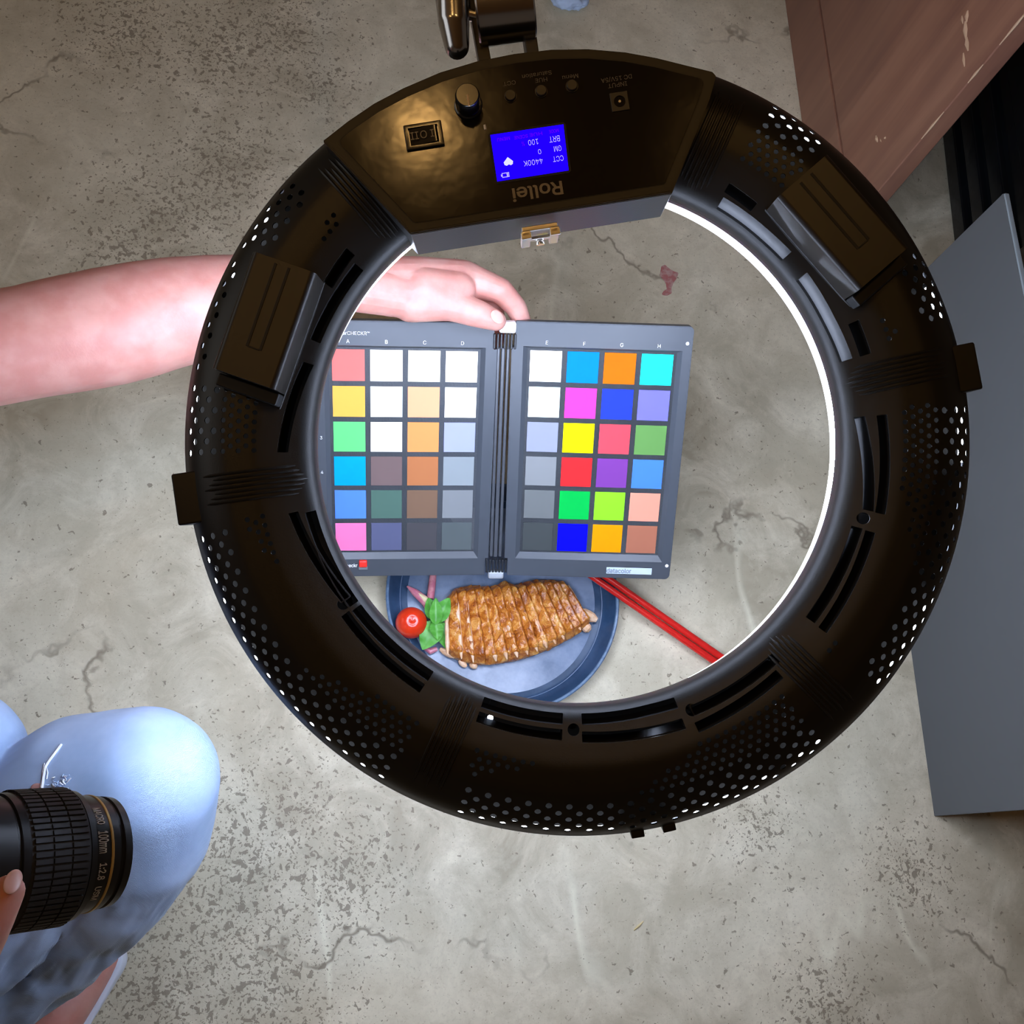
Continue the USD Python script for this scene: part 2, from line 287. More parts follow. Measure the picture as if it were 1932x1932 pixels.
for i, (r, n) in enumerate([(592, 216), (606, 216), (620, 216), (634, 216), (648, 216), (666, 112), (680, 112), (693, 112), (706, 112), (719, 112)]):
    for k in range(n):
        t = 2 * PI * (k + (i % 2) * .5) / n; rp = r * PX
        x, y = rp * math.cos(t), rp * math.sin(t); z, dz = prof_at(rp)
        q = RC + [x, y, z]; px, py = q[0] / -q[2] * FPX + 966, -q[1] / -q[2] * FPX + 966
        if sector(t, PI / 2 + .05, .52): continue                                    # console
        if any(sector(t, a, .095) for a in rib_ang) : continue
        if sector(t, ang(360, 937), .085) or sector(t, ang(1815, 698), .075): continue
        u = np.array([px - 495, py - 615]); 
        if abs(u @ [-.33, .944]) < 132 and abs(u @ [.944, .33]) < 82: continue
        u = np.array([px - 1593, py - 424])
        if abs(u @ [.656, .755]) < 132 and abs(u @ [.755, -.656]) < 92: continue
        if r < 650 and math.sin(6 * t + .9 + .3 * i) < -.1: continue
        nrm = np.array([-dz * math.cos(t), -dz * math.sin(t), 1.0]); nrm /= np.linalg.norm(nrm)
        nrm = nrm * .35 + [0, 0, .65]; nrm /= np.linalg.norm(nrm); holes.append((np.array([x, y, z]), nrm, r > 660))
cyl_s, cyl_l = Manifold.cylinder(.012, 4.7 * PX, -1, 10), Manifold.cylinder(.012, 6.1 * PX, -1, 12)
for p, nrm, big in holes:
    a = np.cross(nrm, [0, 0, 1.]); a = np.array([1., 0, 0]) if np.linalg.norm(a) < 1e-6 else a / np.linalg.norm(a)
    b2 = np.cross(nrm, a); T = np.array([[a[k], b2[k], nrm[k], (p - nrm * .005)[k]] for k in range(3)]); TOOLS.append((cyl_l if big else cyl_s).transform(T))
shell = shell - Manifold.batch_boolean(TOOLS, m3.OpType.Add)
RG = thing('ring_light', 'large black ring light lamp with console and blue screen over the chart and plate', 'ring light', wp(RC))
under = lathe([(480 * PX, -.02)] + [(r, z - .0006) for r, z in fine[:-8]] + [(735 * PX, -.02)], 120)
for ln_ in LINERS: obj('slot_liner', place(ln_ ^ under, *np.eye(3), RC), mat('slot_black', (.01, .01, .011), .55, specular_ior_level=.28), RG, smooth=25)
obj('housing', place(shell, *np.eye(3), RC), plastic, RG, smooth=35)
led = emit('led_white', RING_COLOR, RING_POWER)
ow = lathe([(494.5 * PX, -.004), (519.5 * PX, -.040), (735 * PX, -.040), (735 * PX, -.042), (517 * PX, -.042), (492.2 * PX, -.004)], 180)
obj('diffuser', place(ow, *np.eye(3), RC), led, RG, smooth=35, label='glowing white diffuser ring')
inn = lathe([(491 * PX, .001), (493 * PX, .001), (496 * PX, -.005), (494.8 * PX, -.006), (492.3 * PX, -.0055)], 180)
obj('inner_trim', place(inn, *np.eye(3), RC), plastic, RG, smooth=30)
# LED boards and lit strips inside, seen through the vents
def arc_band(r0, r1, z0, z1, t0, t1, n=24):
    ths = np.linspace(t0, t1, n); P = [(r1 * math.cos(q), r1 * math.sin(q)) for q in ths] + [(r0 * math.cos(q), r0 * math.sin(q)) for q in ths[::-1]]
    return Manifold.extrude(CrossSection([P], m3.FillRule.NonZero), z1 - z0).translate((0, 0, z0))
for k in range(6):
    t0 = k * PI / 3 + .2
    bd = arc_band(499.2 * PX, 739 * PX, -.012, -.010, t0 + .0002, t0 + PI / 3 - .0002)
    for q in ((925, 1354), (1228, 1344), (1662, 846), (1438, 1292), (566, 1018), (1620, 628)): w_ = LZ(*q, -.011) - RC; bd = bd - Manifold.cylinder(.01, 6 * PX, -1, 16).translate((w_[0], w_[1], -.016))
    obj('circuit_board', place(bd, *np.eye(3), RC), mat('board_black', (.004, .0035, .003), .7), RG, smooth=False)
obj('light_baffle', place(arc_band(499.4 * PX, 500.4 * PX, -.0098, .0086, math.radians(72), math.radians(342), 160), *np.eye(3), RC), dark, RG, smooth=False)
lit = [((520, 400), (440, 520)), ((372, 720), (352, 880)), ((372, 985), (1170, 1572)), ((1285, 1550), (1470, 1470)), ((1500, 1455), (1590, 1390)), ((1640, 1330), (1770, 1120)), ((1822, 870), (1805, 740)), ((1795, 640), (1745, 540)), ((1555, 280), (1395, 205))]
strip_led = emit('led_strip_white', (.9, .97, 1.1), 3.5)
for (ax, ay), (bx, by) in lit:
    ta, tb = ang(ax, ay), ang(bx, by)
    if tb < ta: tb += 2 * PI
    if tb - ta > PI * 1.4: ta, tb = tb - 2 * PI, ta
    obj('led_strip', place(arc_band(730 * PX, 732.5 * PX, -.0090, .0036, min(ta, tb), max(ta, tb), 40), *np.eye(3), RC), strip_led, RG, smooth=False)
for a in rib_ang:                                        # groups of moulded radial ribs
    for k in range(7):
        off = (k - 3) * 8.5 * PX; e = np.array([math.cos(a), math.sin(a), 0]); s_ = np.array([-math.sin(a), math.cos(a), 0]); ps = []
        r0, r1 = 505 + 6 * abs(k - 3), 690 - 10 * ((k * 5) % 3)
        for r in np.linspace(r0, r1, 14):
            rr = math.hypot(r * PX, off); ps.append(e * r * PX + s_ * off + [0, 0, prof_at(rr)[0] + .0001])
        obj('rib', place(tube(ps, np.r_[.0003, np.full(12, .0010), .0003], 6), *np.eye(3), RC), plastic, RG)
for q in screw_at:
    obj('screw', place(Manifold.cylinder(.003, 9 * PX, 9 * PX, 20) - Manifold.cube((.0009, .005, .002), True).translate((0, 0, .003)), *np.eye(3), RC + [q[0], q[1], -.002]), dark, RG)
for px, py, w_, l_ in ((372, 938, 96, 62), (1808, 697, 88, 58)):       # strap tabs that wrap the rim
    a = ang(px, py); e, s_ = np.array([math.cos(a), math.sin(a), 0]), np.array([-math.sin(a), math.cos(a), 0])
    r_ = 722 * PX; m = rbox(l_ * PX, w_ * PX, .046, .0012).translate((0, 0, -.008))
    obj('side_tab', place(m, e, s_, np.array([0, 0, 1.]), RC + e * r_), plastic, RG)
for px, py in ((1203, 1572), (1262, 1559)):
    a = ang(px, py); e, s_ = np.array([math.cos(a), math.sin(a), 0]), np.array([-math.sin(a), math.cos(a), 0])
    obj('edge_clip', place(rbox(14 * PX, 25 * PX, .012, .0006), e, s_, np.array([0, 0, 1.]), RC + e * 744 * PX - [0, 0, .004]), plastic, RG)
# console
ZF = .035; PF = (D0 - ZF) / FPX
top = [(608, 265), (655, 228), (705, 194), (760, 165), (830, 135), (900, 114), (970, 100), (1040, 92), (1110, 91), (1180, 97), (1240, 108), (1300, 123), (1345, 134), (1352, 142)]
outl = top + [(1340, 185), (1268, 365), (775, 442)]
XY = lambda pts, Z=ZF: [tuple(LZ(px, py, Z)[:2]) for px, py in pts]
def ccw(P):
    c = CrossSection([P], m3.FillRule.NonZero)
    return c if c.area() > 0 else CrossSection([P[::-1]], m3.FillRule.NonZero)
con = poly_plate(ccw(XY(outl)).offset(-.001, m3.JoinType.Round).offset(.001, m3.JoinType.Round, 2., 12), -D0 - .012, -D0 + ZF, .0016)
CONSOLE = obj('control_console', con, plastic, RG, smooth=25)
facec = ccw(XY(outl)).offset(-.0062, m3.JoinType.Round).offset(-.003, m3.JoinType.Round).offset(.003, m3.JoinType.Round, 2., 16)
seam = Manifold.extrude(facec.offset(.0005, m3.JoinType.Round, 2., 16) - facec.offset(-.0002), .0003).translate((0, 0, -D0 + ZF - .0001))
obj('face_plate', Manifold.extrude(facec, .0006).translate((0, 0, -D0 + ZF - .0002)), face_mat, CONSOLE, smooth=False)
obj('seam', seam, dark, CONSOLE, smooth=False)
TH = math.radians(188.9); EX, EY, EZ = np.array([math.cos(TH), math.sin(TH), 0]), np.array([-math.sin(TH), math.cos(TH), 0]), np.array([0, 0, 1.])
SURF = ZF + .0004
def on_face(m, px, py, up=0.0): return place(m, EX, EY, EZ, LZ(px, py, SURF) + [0, 0, up])
def label_face(s, px, py, h_px, w_px, material=print_grey, bold=False, up=0.0, parent=None): obj('lettering', on_face(text(s, h_px * PF, .00015, bold, w_px * PF), px, py, up), material, parent or CONSOLE, smooth=False)
obj('rocker_switch', on_face((rbox(72 * PF, 48 * PF, .004, .0006) - Manifold.cube((56 * PF, 34 * PF, .01), True)) + hull(Manifold.cube((54 * PF, 31 * PF, .001), True), Manifold.cube((.002, 31 * PF, .0056), True).translate((-20 * PF, 0, 0))), 800, 257), plastic_gloss, CONSOLE)
for s, dx in (('I', -16), ('O', 0), ('II', 17)): label_face(s, 800 - dx * .99, 257 + dx * .15, 13, None, print_gold, False, .0022) if False else obj('lettering', on_face(text(s, 14 * PF, .0002), 800 - dx, 257 + dx * .16, .0029), print_gold, CONSOLE, smooth=False)
kb = lathe([(0, 0), (28 * PF, 0), (27 * PF, .002), (24 * PF, .0025), (23.5 * PF, .015), (22 * PF, .0165), (0, .0165)], 40)
kn = lathe([(0, .0), (23.2 * PF, .0), (23.2 * PF, .014), (21.8 * PF, .0158), (20 * PF, .0164), (0, .0164)], 40)
obj('dial_knob', on_face(lathe([(0, 0), (27 * PF, 0), (26.5 * PF, .0018), (24 * PF, .0024), (0, .0024)], 40) + kn, 884, 200), plastic_gloss, CONSOLE)
obj('pointer_line', on_face(rbox(4 * PF, 22 * PF, .0008, .0002).translate((0, 11 * PF, 0)), 884, 200, .0165), mat('pointer_paint', (.75, .55, .33), .5), CONSOLE)
obj('indicator_light', on_face(rbox(5 * PF, 10 * PF, .001, .0003), 915, 240), mat('clear_lens', (.6, .6, .65), .2), CONSOLE)
for px, py in ((963, 182), (1021, 173), (1079, 163)):
    obj('push_button', on_face(lathe([(0, 0), (12 * PF, 0), (12 * PF, .0006), (10.5 * PF, .0006), (10.2 * PF, .0022), (9 * PF, .0026), (0, .0026)], 28), px, py), mat('button_plastic', (.03, .024, .018), .4), CONSOLE)
label_face('CCT', 961, 157, 7.5, 24); label_face('HUE', 1021, 151, 7.5, 23); label_face('Saturation', 1013, 141, 7.5, 56); label_face('Menu', 1076, 145, 7.5, 30)
label_face('INPUT', 1165, 160, 8, 36); label_face('DC 15V/5A', 1163, 148, 8, 58)
obj('power_socket', on_face(rbox(34 * PF, 36 * PF, .0016, .0003) - Manifold.cylinder(.01, 11 * PF, -1, 24).translate((0, 0, -.0002)), 1169, 192), mat('socket_plastic', (.03, .025, .02), .45), CONSOLE)
obj('socket_pin', on_face(Manifold.cylinder(.0009, 2.5 * PF, -1, 12), 1169, 192), chrome, CONSOLE)
scr = [(925, 255), (1063, 235), (1073, 322), (938, 343)]
SCR = obj('screen', Manifold.extrude(ccw(XY(scr, SURF)), .0005).translate((0, 0, -D0 + SURF)), emit('blue_screen', (.012, .0, 1.), 1.35), CONSOLE, smooth=False, label='lit blue display')
frame = Manifold.extrude(ccw(XY(scr, SURF)).offset(.0014) - ccw(XY(scr, SURF)), .0006).translate((0, 0, -D0 + SURF - .0003)); obj('screen_bezel', frame, dark, CONSOLE, smooth=False)
lcd = emit('screen_white', (.42, .36, 1.), 1.2); lcd2 = emit('screen_violet', (.12, .0, 1.), 1.2)
def lcd_text(s, px, py, h, w, m_=lcd): obj('lettering', on_face(text(s, h * PF, .0002, False, w * PF), px, py, .0006), m_, CONSOLE, smooth=False)
lcd_text('CCT', 1053, 300, 10, 20); lcd_text('4400K', 1006, 307, 10, 36); lcd_text('GM', 1052, 281, 10, 14); lcd_text('0', 1018, 287, 9, 6); lcd_text('BRT', 1046, 263, 11, 20); lcd_text('100', 1006, 269, 10, 19); lcd_text('%', 987, 272, 8, 5, lcd2)
lcd_text('MODE', 1045, 248, 6, 18, lcd2); lcd_text('HUE', 1011, 254, 6, 24, lcd2); lcd_text('SCENE', 983, 259, 6, 26, lcd2); lcd_text('MENU', 950, 263, 6, 24, lcd2)
heart = [(0, -8), (9, 1), (8, 6), (4, 8), (0, 6), (-4, 8), (-8, 6), (-9, 1)]
obj('display_icon', on_face(Manifold.extrude(CrossSection([[(x * PF, y * PF) for x, y in heart]], m3.FillRule.NonZero), .0002), 959, 305, .0006), emit('screen_pale', (.6, .6, 1.), 1.3), CONSOLE, smooth=False)
bat = rect2(-8 * PF, -4.5 * PF, 6 * PF, 4.5 * PF) - rect2(-6.5 * PF, -3 * PF, 4.5 * PF, 3 * PF) + rect2(6 * PF, -2 * PF, 8 * PF, 2 * PF) + rect2(-6 * PF, -3 * PF, -3 * PF, 3 * PF)
obj('display_icon', on_face(Manifold.extrude(bat, .0002), 953, 331, .0006), lcd, CONSOLE, smooth=False)
lt = text('Rollei', 24 * PF, .0002, True, 96 * PF); obj('lettering', on_face(lt, 1014, 361), mat('printed_logo', (.26, .21, .14), .5), CONSOLE, smooth=False)
sw = [LZ(984 + k, 421 - .157 * k, ZF) for k in (0, 62)]
# accessory shoe on the console's inner wall
ax_ = (sw[1] - sw[0]) / np.linalg.norm(sw[1] - sw[0]); az_ = np.array([0, 0, 1.]); ay_ = np.cross(az_, ax_); so = LZ(1015, 404, ZF) * [1, 1, 0] + [0, 0, -D0 + ZF]
CLIP = obj('accessory_shoe', place(join([rbox(.021, .003, .016, .0004).translate((0, -.0068, -.011)), rbox(.0055, .0035, .026, .0006).translate((-.0085, -.0095, -.015)), rbox(.0055, .0035, .026, .0006).translate((.0085, -.0095, -.015)), rbox(.020, .0018, .005, .0004).translate((0, -.0102, -.014)), rbox(.006, .004, .002, .0004).translate((-.0085, -.0108, -.003)), rbox(.006, .004, .002, .0004).translate((.0085, -.0108, -.003))]), ax_, ay_, az_, so), mat('satin_metal', (.55, .52, .46), .32, 1.0), RG, label='small bright metal shoe clip')
obj('screw', place(Manifold.cylinder(.002, .0025, -1, 20), ax_, np.array([0, 0, 1.]), -ay_, so + ay_ * -.011 - az_ * .019), chrome, CLIP)

# batteries on the back of the ring
def battery(cx, cy, e_len, zb, label, flip=1):
    e = np.array([e_len[0], -e_len[1], 0]); e /= np.linalg.norm(e); s_ = np.array([-e[1], e[0], 0]) * flip; o = LZ(cx, cy, .046) * [1, 1, 0] + [0, 0, -D0 + zb]
    t = thing('camera_battery', label, 'battery', wp(o - [0, 0, .0]))
    L, Wd, Hh = .0705, .0384, .033
    prof = rect2(-Wd / 2, 0, Wd / 2, Hh, .0035, 5)
    body = place(Manifold.extrude(prof, L), s_, np.array([0, 0, 1.]), e * flip * 1.0 if False else np.cross(s_, [0, 0, 1.]), o - np.cross(s_, [0, 0, 1.]) * L / 2)
    obj('body', body, batt_mat, t, smooth=25)
    zz = np.array([0, 0, 1.]); d = e
    for k in (-1, 1): obj('groove', place(rbox(.050, .0017, .0006, .0002), d, np.cross(zz, d), zz, o + zz * Hh - d * .008 + np.cross(zz, d) * (k * .0040)), dark, t)
    obj('groove', place(rbox(.0009, .0072, .0006, .0002), d, np.cross(zz, d), zz, o + zz * Hh + d * .017), dark, t)
    obj('battery_mount', place(rbox(L * 1.16, Wd * 1.02, .012, .0012).translate((.0042, 0, .001)), d, np.cross(zz, d), zz, o), plastic, t, label='black mounting plate')
    obj('end_stop', place(rbox(.0075, Wd * .98, .020, .001).translate((L / 2 + .0045, 0, .008)), d, np.cross(zz, d), zz, o), dark, t)
battery(497, 604, (-.33, .944), .013, 'black battery pack on the left of the ring light, above the bare forearm')
battery(1592, 418, (.656, .755), .013, 'black battery pack on the right of the ring light, near the wooden board', -1)

# tilt bracket and stand that carry the ring
dark_chrome = mat('dark_chrome', (.50, .51, .54), .2, 1.0)
BR = thing('light_stand', 'black tilt bracket and stand arm gripping the top of the ring light', 'light stand', wp(C(930, 20, .615)))
dark_metal = mat('black_metal', (.012, .012, .013), .3, .0, specular_ior_level=.6)
grey_metal = mat('grey_yoke', (.10, .095, .09), .45)
for x0, x1 in (((888, -30), (914, 118)), ((984, -30), (1004, 108))):
    a, c = C(*x0, .612), C(*x1, .625); d = (c - a); L = np.linalg.norm(d); d /= L; zz = np.array([0, 0, 1.]); sx = np.cross(d, zz); sx /= np.linalg.norm(sx); zz = np.cross(sx, d)
    obj('yoke_arm', place(rbox(.0075, L, .018, .0008), sx, d, zz, (a + c) / 2), grey_metal, BR)
a, c = C(896, 22, .612), C(1004, 6, .612); d = (c - a) / np.linalg.norm(c - a)
obj('pivot_barrel', place(lathe([(0, 0), (.0195, 0), (.0205, .001), (.0205, np.linalg.norm(c - a) - .001), (.0195, np.linalg.norm(c - a)), (0, np.linalg.norm(c - a))], 40), np.cross([0, 0, 1.], d) / np.linalg.norm(np.cross([0, 0, 1.], d)), np.cross(d, np.cross([0, 0, 1.], d)) / np.linalg.norm(np.cross([0, 0, 1.], d)), d, a), dark_chrome, BR)
obj('clamp_knob', chain([C(852, -60, .60), C(856, 40, .60), C(862, 88, .603)], [.0098, .0092, .0072]), dark_chrome, BR)
obj('clamp_knob_wing', hull(sph(C(838, -40, .606), .007), sph(C(846, 40, .606), .006), sph(C(855, 82, .607), .005)), dark_chrome, BR)
obj('pin', chain([C(860, 20, .61), C(900, 30, .612)], [.004, .004]), chrome, BR)
obj('stand_arm', chain([C(950, -10, .615), C(930, -700, .70), C(900, -2600, 1.0)], [.011, .011, .011]), dark_metal, BR)
tp = wp(C(902, -2500, .985)); obj('stand_pole', tube([[tp[0], tp[1], 0.02], [tp[0], tp[1], tp[2] / 2], [tp[0], tp[1], tp[2] + .05]], .012, 16), dark_metal, BR, room=True)
for k in range(3):
    a = 2 * PI * k / 3 + PI / 2; obj('stand_leg', tube([[tp[0], tp[1], .25], [tp[0] + .14 * math.cos(a), tp[1] + .14 * math.sin(a), .12], [tp[0] + .27 * math.cos(a), tp[1] + .27 * math.sin(a), .010]], .009, 12), dark_metal, BR, room=True)

# ------------------------------------------------------------------ colour chart
TARGET = {'A': [(255, 165, 172), (255, 238, 125), (128, 247, 178), (15, 200, 255), (100, 165, 255), (255, 145, 232)],
          'B': [(255, 255, 255), (250, 255, 255), (255, 255, 255), (145, 130, 142), (98, 138, 138), (105, 115, 165)],
          'C': [(255, 253, 250), (255, 238, 200), (255, 205, 138), (228, 155, 115), (150, 125, 115), (90, 93, 108)],
          'D': [(255, 255, 255), (255, 255, 255), (210, 228, 250), (182, 203, 232), (158, 172, 195), (105, 120, 135)],
          'E': [(255, 255, 255), (250, 255, 255), (198, 215, 242), (175, 188, 212), (138, 150, 168), (85, 95, 107)],
          'F': [(0, 190, 255), (255, 100, 240), (255, 255, 0), (255, 68, 80), (0, 235, 112), (0, 0, 255)],
          'G': [(255, 158, 45), (62, 95, 255), (255, 110, 140), (160, 90, 228), (172, 255, 70), (255, 188, 15)],
          'H': [(60, 255, 255), (155, 160, 255), (132, 202, 125), (95, 170, 255), (255, 195, 182), (200, 135, 118)]}
PATCH_NAME = {'A': ['pink', 'yellow', 'mint green', 'sky blue', 'cornflower blue', 'orchid pink'], 'B': ['white'] * 3 + ['dull mauve', 'dull green', 'dull violet'], 'C': ['white', 'cream', 'apricot', 'copper', 'brown', 'near black'],
              'D': ['white', 'white', 'pale grey', 'light grey', 'mid grey', 'dark grey'], 'E': ['white', 'white', 'pale grey', 'light grey', 'mid grey', 'charcoal'], 'F': ['azure', 'magenta', 'lemon yellow', 'red', 'green', 'deep blue'],
              'G': ['orange', 'royal blue', 'coral', 'purple', 'lime', 'amber'], 'H': ['cyan', 'lavender', 'leaf green', 'blue', 'blush', 'tan']}
GAIN = {'A': [(1.0, 0.499, 0.453), (1.0, 0.535, 0.457), (0.577, 0.697, 0.511), (0.095, 0.6, 1.0), (0.653, 0.661, 1.0), (1.0, 0.71, 0.638)],
        'B': [(1.0, 1.0, 1.0), (0.799, 1.0, 1.0), (1.0, 1.0, 1.0), (0.569, 0.552, 0.503), (0.612, 0.622, 0.564), (0.678, 0.674, 0.622)],
        'C': [(1.0, 1.0, 0.799), (1.0, 0.493, 0.441), (1.0, 0.515, 0.45), (0.545, 0.534, 0.464), (0.602, 0.592, 0.518), (0.635, 0.633, 0.576)],
        'D': [(1.0, 1.0, 1.0), (1.0, 1.0, 1.0), (0.509, 0.508, 0.799), (0.544, 0.532, 0.475), (0.595, 0.581, 0.521), (0.631, 0.631, 0.571)],
        'E': [(1.0, 1.0, 1.0), (0.799, 1.0, 1.0), (0.499, 0.488, 0.553), (0.527, 0.52, 0.465), (0.568, 0.562, 0.496), (0.607, 0.609, 0.543)],
        'F': [(0.01, 0.446, 1.0), (1.0, 0.44, 0.504), (1.0, 1.0, 0.01), (1.0, 0.459, 0.43), (0.01, 0.59, 0.483), (0.01, 0.01, 1.0)],
        'G': [(1.0, 0.469, 0.189), (0.39, 0.431, 1.0), (1.0, 0.489, 0.448), (0.536, 0.505, 0.475), (0.599, 1.0, 0.479), (1.0, 0.652, 0.07)],
        'H': [(0.398, 1.0, 1.0), (0.524, 0.512, 1.0), (0.528, 0.525, 0.459), (0.547, 0.563, 1.0), (1.0, 0.595, 0.538), (0.65, 0.633, 0.574)]}
CHART_E = np.array([1.05, 1.18, 1.38])
CH = thing('color_chart', 'open folding colour checker chart with forty eight patches in black frames held by hand', 'color chart', wp(C(944, 860, 1.155)))
POSE = {-1: ([0.40716, 0.12818, -0.02302], [-0.0131, 0.06345, -1.15491]), 1: ([0.38242, 0.01558, -0.03205], [-0.01315, 0.06513, -1.15145])}
frame_mat = mat('chart_frame', (.060, .068, .080), .34, bump=(1500., .06, .0003), specular_ior_level=.36)
card_mat = mat('chart_card', (.150, .160, .172), .6)
ink = mat('white_ink', (.80, .82, .86), .6)
def chart(s):
    R_, t_ = Rot.from_rotvec(POSE[s][0]).as_matrix(), np.array(POSE[s][1]); return lambda m: place(m, R_[:, 0], R_[:, 1], R_[:, 2], t_)
for s in (-1, 1):
    A = chart(s); X0, X1 = sorted((s * .0085, s * .2045))
    slab = poly_plate(rect2(X0, -.1505, X1, .1505, .006, 6), -.011, 0, .0015)
    w0, w1 = sorted((s * .0205, s * .1945)); i0, i1 = sorted((s * .0262, s * .1888))
    cut = hull(Manifold.cube((w1 - w0, .253, .0002)).translate((w0, -.129, .0005)), Manifold.cube((i1 - i0, .242, .0002)).translate((i0, -.121, -.0040)))
    notch = Manifold.cube((.008, .030, .03), True).translate((s * .0085, .137, 0)) + Manifold.cube((.008, .026, .03), True).translate((s * .0085, -.141, 0))
    PAN = obj('chart_panel', A(slab - cut - notch), frame_mat, CH, smooth=25)
    obj('card', A(Manifold.cube((i1 - i0 + .004, .246, .0012)).translate((i0 - .002, -.123, -.0052))), card_mat, PAN, smooth=False)
    for k in range(4):
        col = ('DCBA' if s < 0 else 'EFGH')[k]
        obj('lettering', A(text(col, .0040, .00015).apply_translation((s * (.0465 + k * .0405) + .000, .1283, .0001)) if False else place(text(col, .0040, .00015), *np.eye(3), (s * (.0465 + k * .0405), .1283, .0001))), ink, PAN, smooth=False)
        for r in range(6):
            base = np.clip(lin(TARGET[col][r]) / CHART_E * np.array(GAIN[col][r]), .0015, .93)
            obj('patch', A(rbox(.0348, .0348, .0008, .0003, 6).translate((s * (.0465 + k * .0405), (2.5 - r) * .0405, -.0037))), mat(f'patch_{col}{r + 1}', tuple(base), .6, specular_ior_level=.06), PAN, label=PATCH_NAME[col][r] + ' patch')
    if s < 0:
        for r in range(6): obj('lettering', A(place(text(str(r + 1), .0036, .00015), *np.eye(3), (-.1985, (2.5 - r) * .0405, .0001))), ink, PAN, smooth=False)
        obj('lettering', A(place(text('SpyderCHECKR\u2122', .0038, .00015, False, .0405), *np.eye(3), (-.1655, .1365, .0001))), ink, PAN, smooth=False)
        obj('lettering', A(place(text('spydercheckr', .0042, .00015, True, .031), *np.eye(3), (-.1765, -.1365, .0001))), ink, PAN, smooth=False)
        obj('latch', A(rbox(.0095, .0085, .006, 0.0015).translate((-.1545, -.1330, .001))), mat('red_latch', (.78, .03, .02), .4), PAN, label='small red latch')
        obj('latch_base', A(rbox(.0105, .004, .003, .0005).translate((-.1545, -.1392, .0))), card_mat, PAN)
    else:
        obj('brand_plate', A(rbox(.0535, .0082, .0008, .0003).translate((.1560, -.1403, .0002))), mat('pale_plate', (.50, .58, .72), .5), PAN, label='pale blue name plate')
        obj('lettering', A(place(text('datacolor', .0056, .00015, True, .029), *np.eye(3), (.1440, -.1403, .0007))), mat('slate_ink', (.16, .19, .25), .5), PAN, smooth=False)
        for q in ((.1985, .1320), (.2000, -.1325)): obj('screw', A(lathe([(0, 0), (.0021, 0), (.0016, .0008), (0, .001)], 16).translate((*q, 0))), white_plastic, PAN)
R_, t_ = Rot.from_rotvec((np.array(POSE[-1][0]) + POSE[1][0]) / 2).as_matrix(), (np.array(POSE[-1][1]) + POSE[1][1]) / 2
A = lambda m: place(m, R_[:, 0], R_[:, 1], R_[:, 2], t_)
HG = obj('hinge', A(join([rbox(.0045, .25, .006, .0012).translate((-.0012, -.002, -.002)), rbox(.0036, .25, .005, .001).translate((.0042, -.002, -.003)), rbox(.0036, .25, .005, .001).translate((-.0062, -.002, -.003))])), mat('hinge_plastic', (.06, .065, .075), .3), CH)
for y in (.1300, -.1375):
    for k in range(7): obj('hinge_tooth', A(rbox(.0024, .0165, .006, .0008).translate(((k - 3) * .0037, y, .0005))), mat('hinge_black', (.02, .022, .026), .35), HG)
obj('end_cap', A(rbox(.0185, .0125, .012, .0025).translate((.0025, .1455, -.001))), white_plastic, CH, label='white hinge end cap under the thumb')
obj('end_cap', A(rbox(.0185, .0095, .010, .0022).translate((0, -.1495, -.001))), mat('grey_cap', (.34, .36, .38), .45), CH, label='grey hinge end cap')

# ------------------------------------------------------------------ plate and food
PC = Fl(946.3, 1130.6, 0); PC[2] = 0
PL = thing('plate', 'round navy blue plate with paler mottled centre on the floor under the chart', 'plate', PC)
glaze_n = lambda a, b, s, lo, hi, nm, r=.28: mat(nm, a, r, mottle=(b, s, lo, hi), bump=(60., .05, .001))
well = lathe([(0, .004), (.124, .004), (.1295, .0055), (.131, .0085), (.129, .0085), (.1265, .0072), (.120, .0066), (0, .0062)], 160)
rim = lathe([(.108, 0), (.112, .0), (.131, .0045), (.142, .0170), (.1465, .0225), (.1458, .0240), (.1435, .0232), (.1375, .0140), (.1305, .0088), (.126, .0076), (.11, .005)], 160)
lip = lathe([(.1432, .0228), (.1440, .0245), (.1462, .0250), (.1475, .0238), (.1470, .0218)], 160)
obj('well', place(well, *np.eye(3), PC), glaze_n((.075, .115, .19), (.20, .25, .345), 16., .35, .62, 'mottled_glaze'), PL, room=True, label='mottled pale blue centre')
obj('rim', place(rim, *np.eye(3), PC), glaze_n((.016, .042, .088), (.03, .062, .12), 30., .4, .6, 'navy_glaze'), PL, room=True)
obj('lip', place(lip, *np.eye(3), PC), glaze_n((.12, .19, .28), (.06, .11, .19), 60., .4, .6, 'lip_glaze'), PL, room=True, label='pale blue lip')
ZP = .0066
def FP(px, py, h): return Fl(px, py, ZP + h)
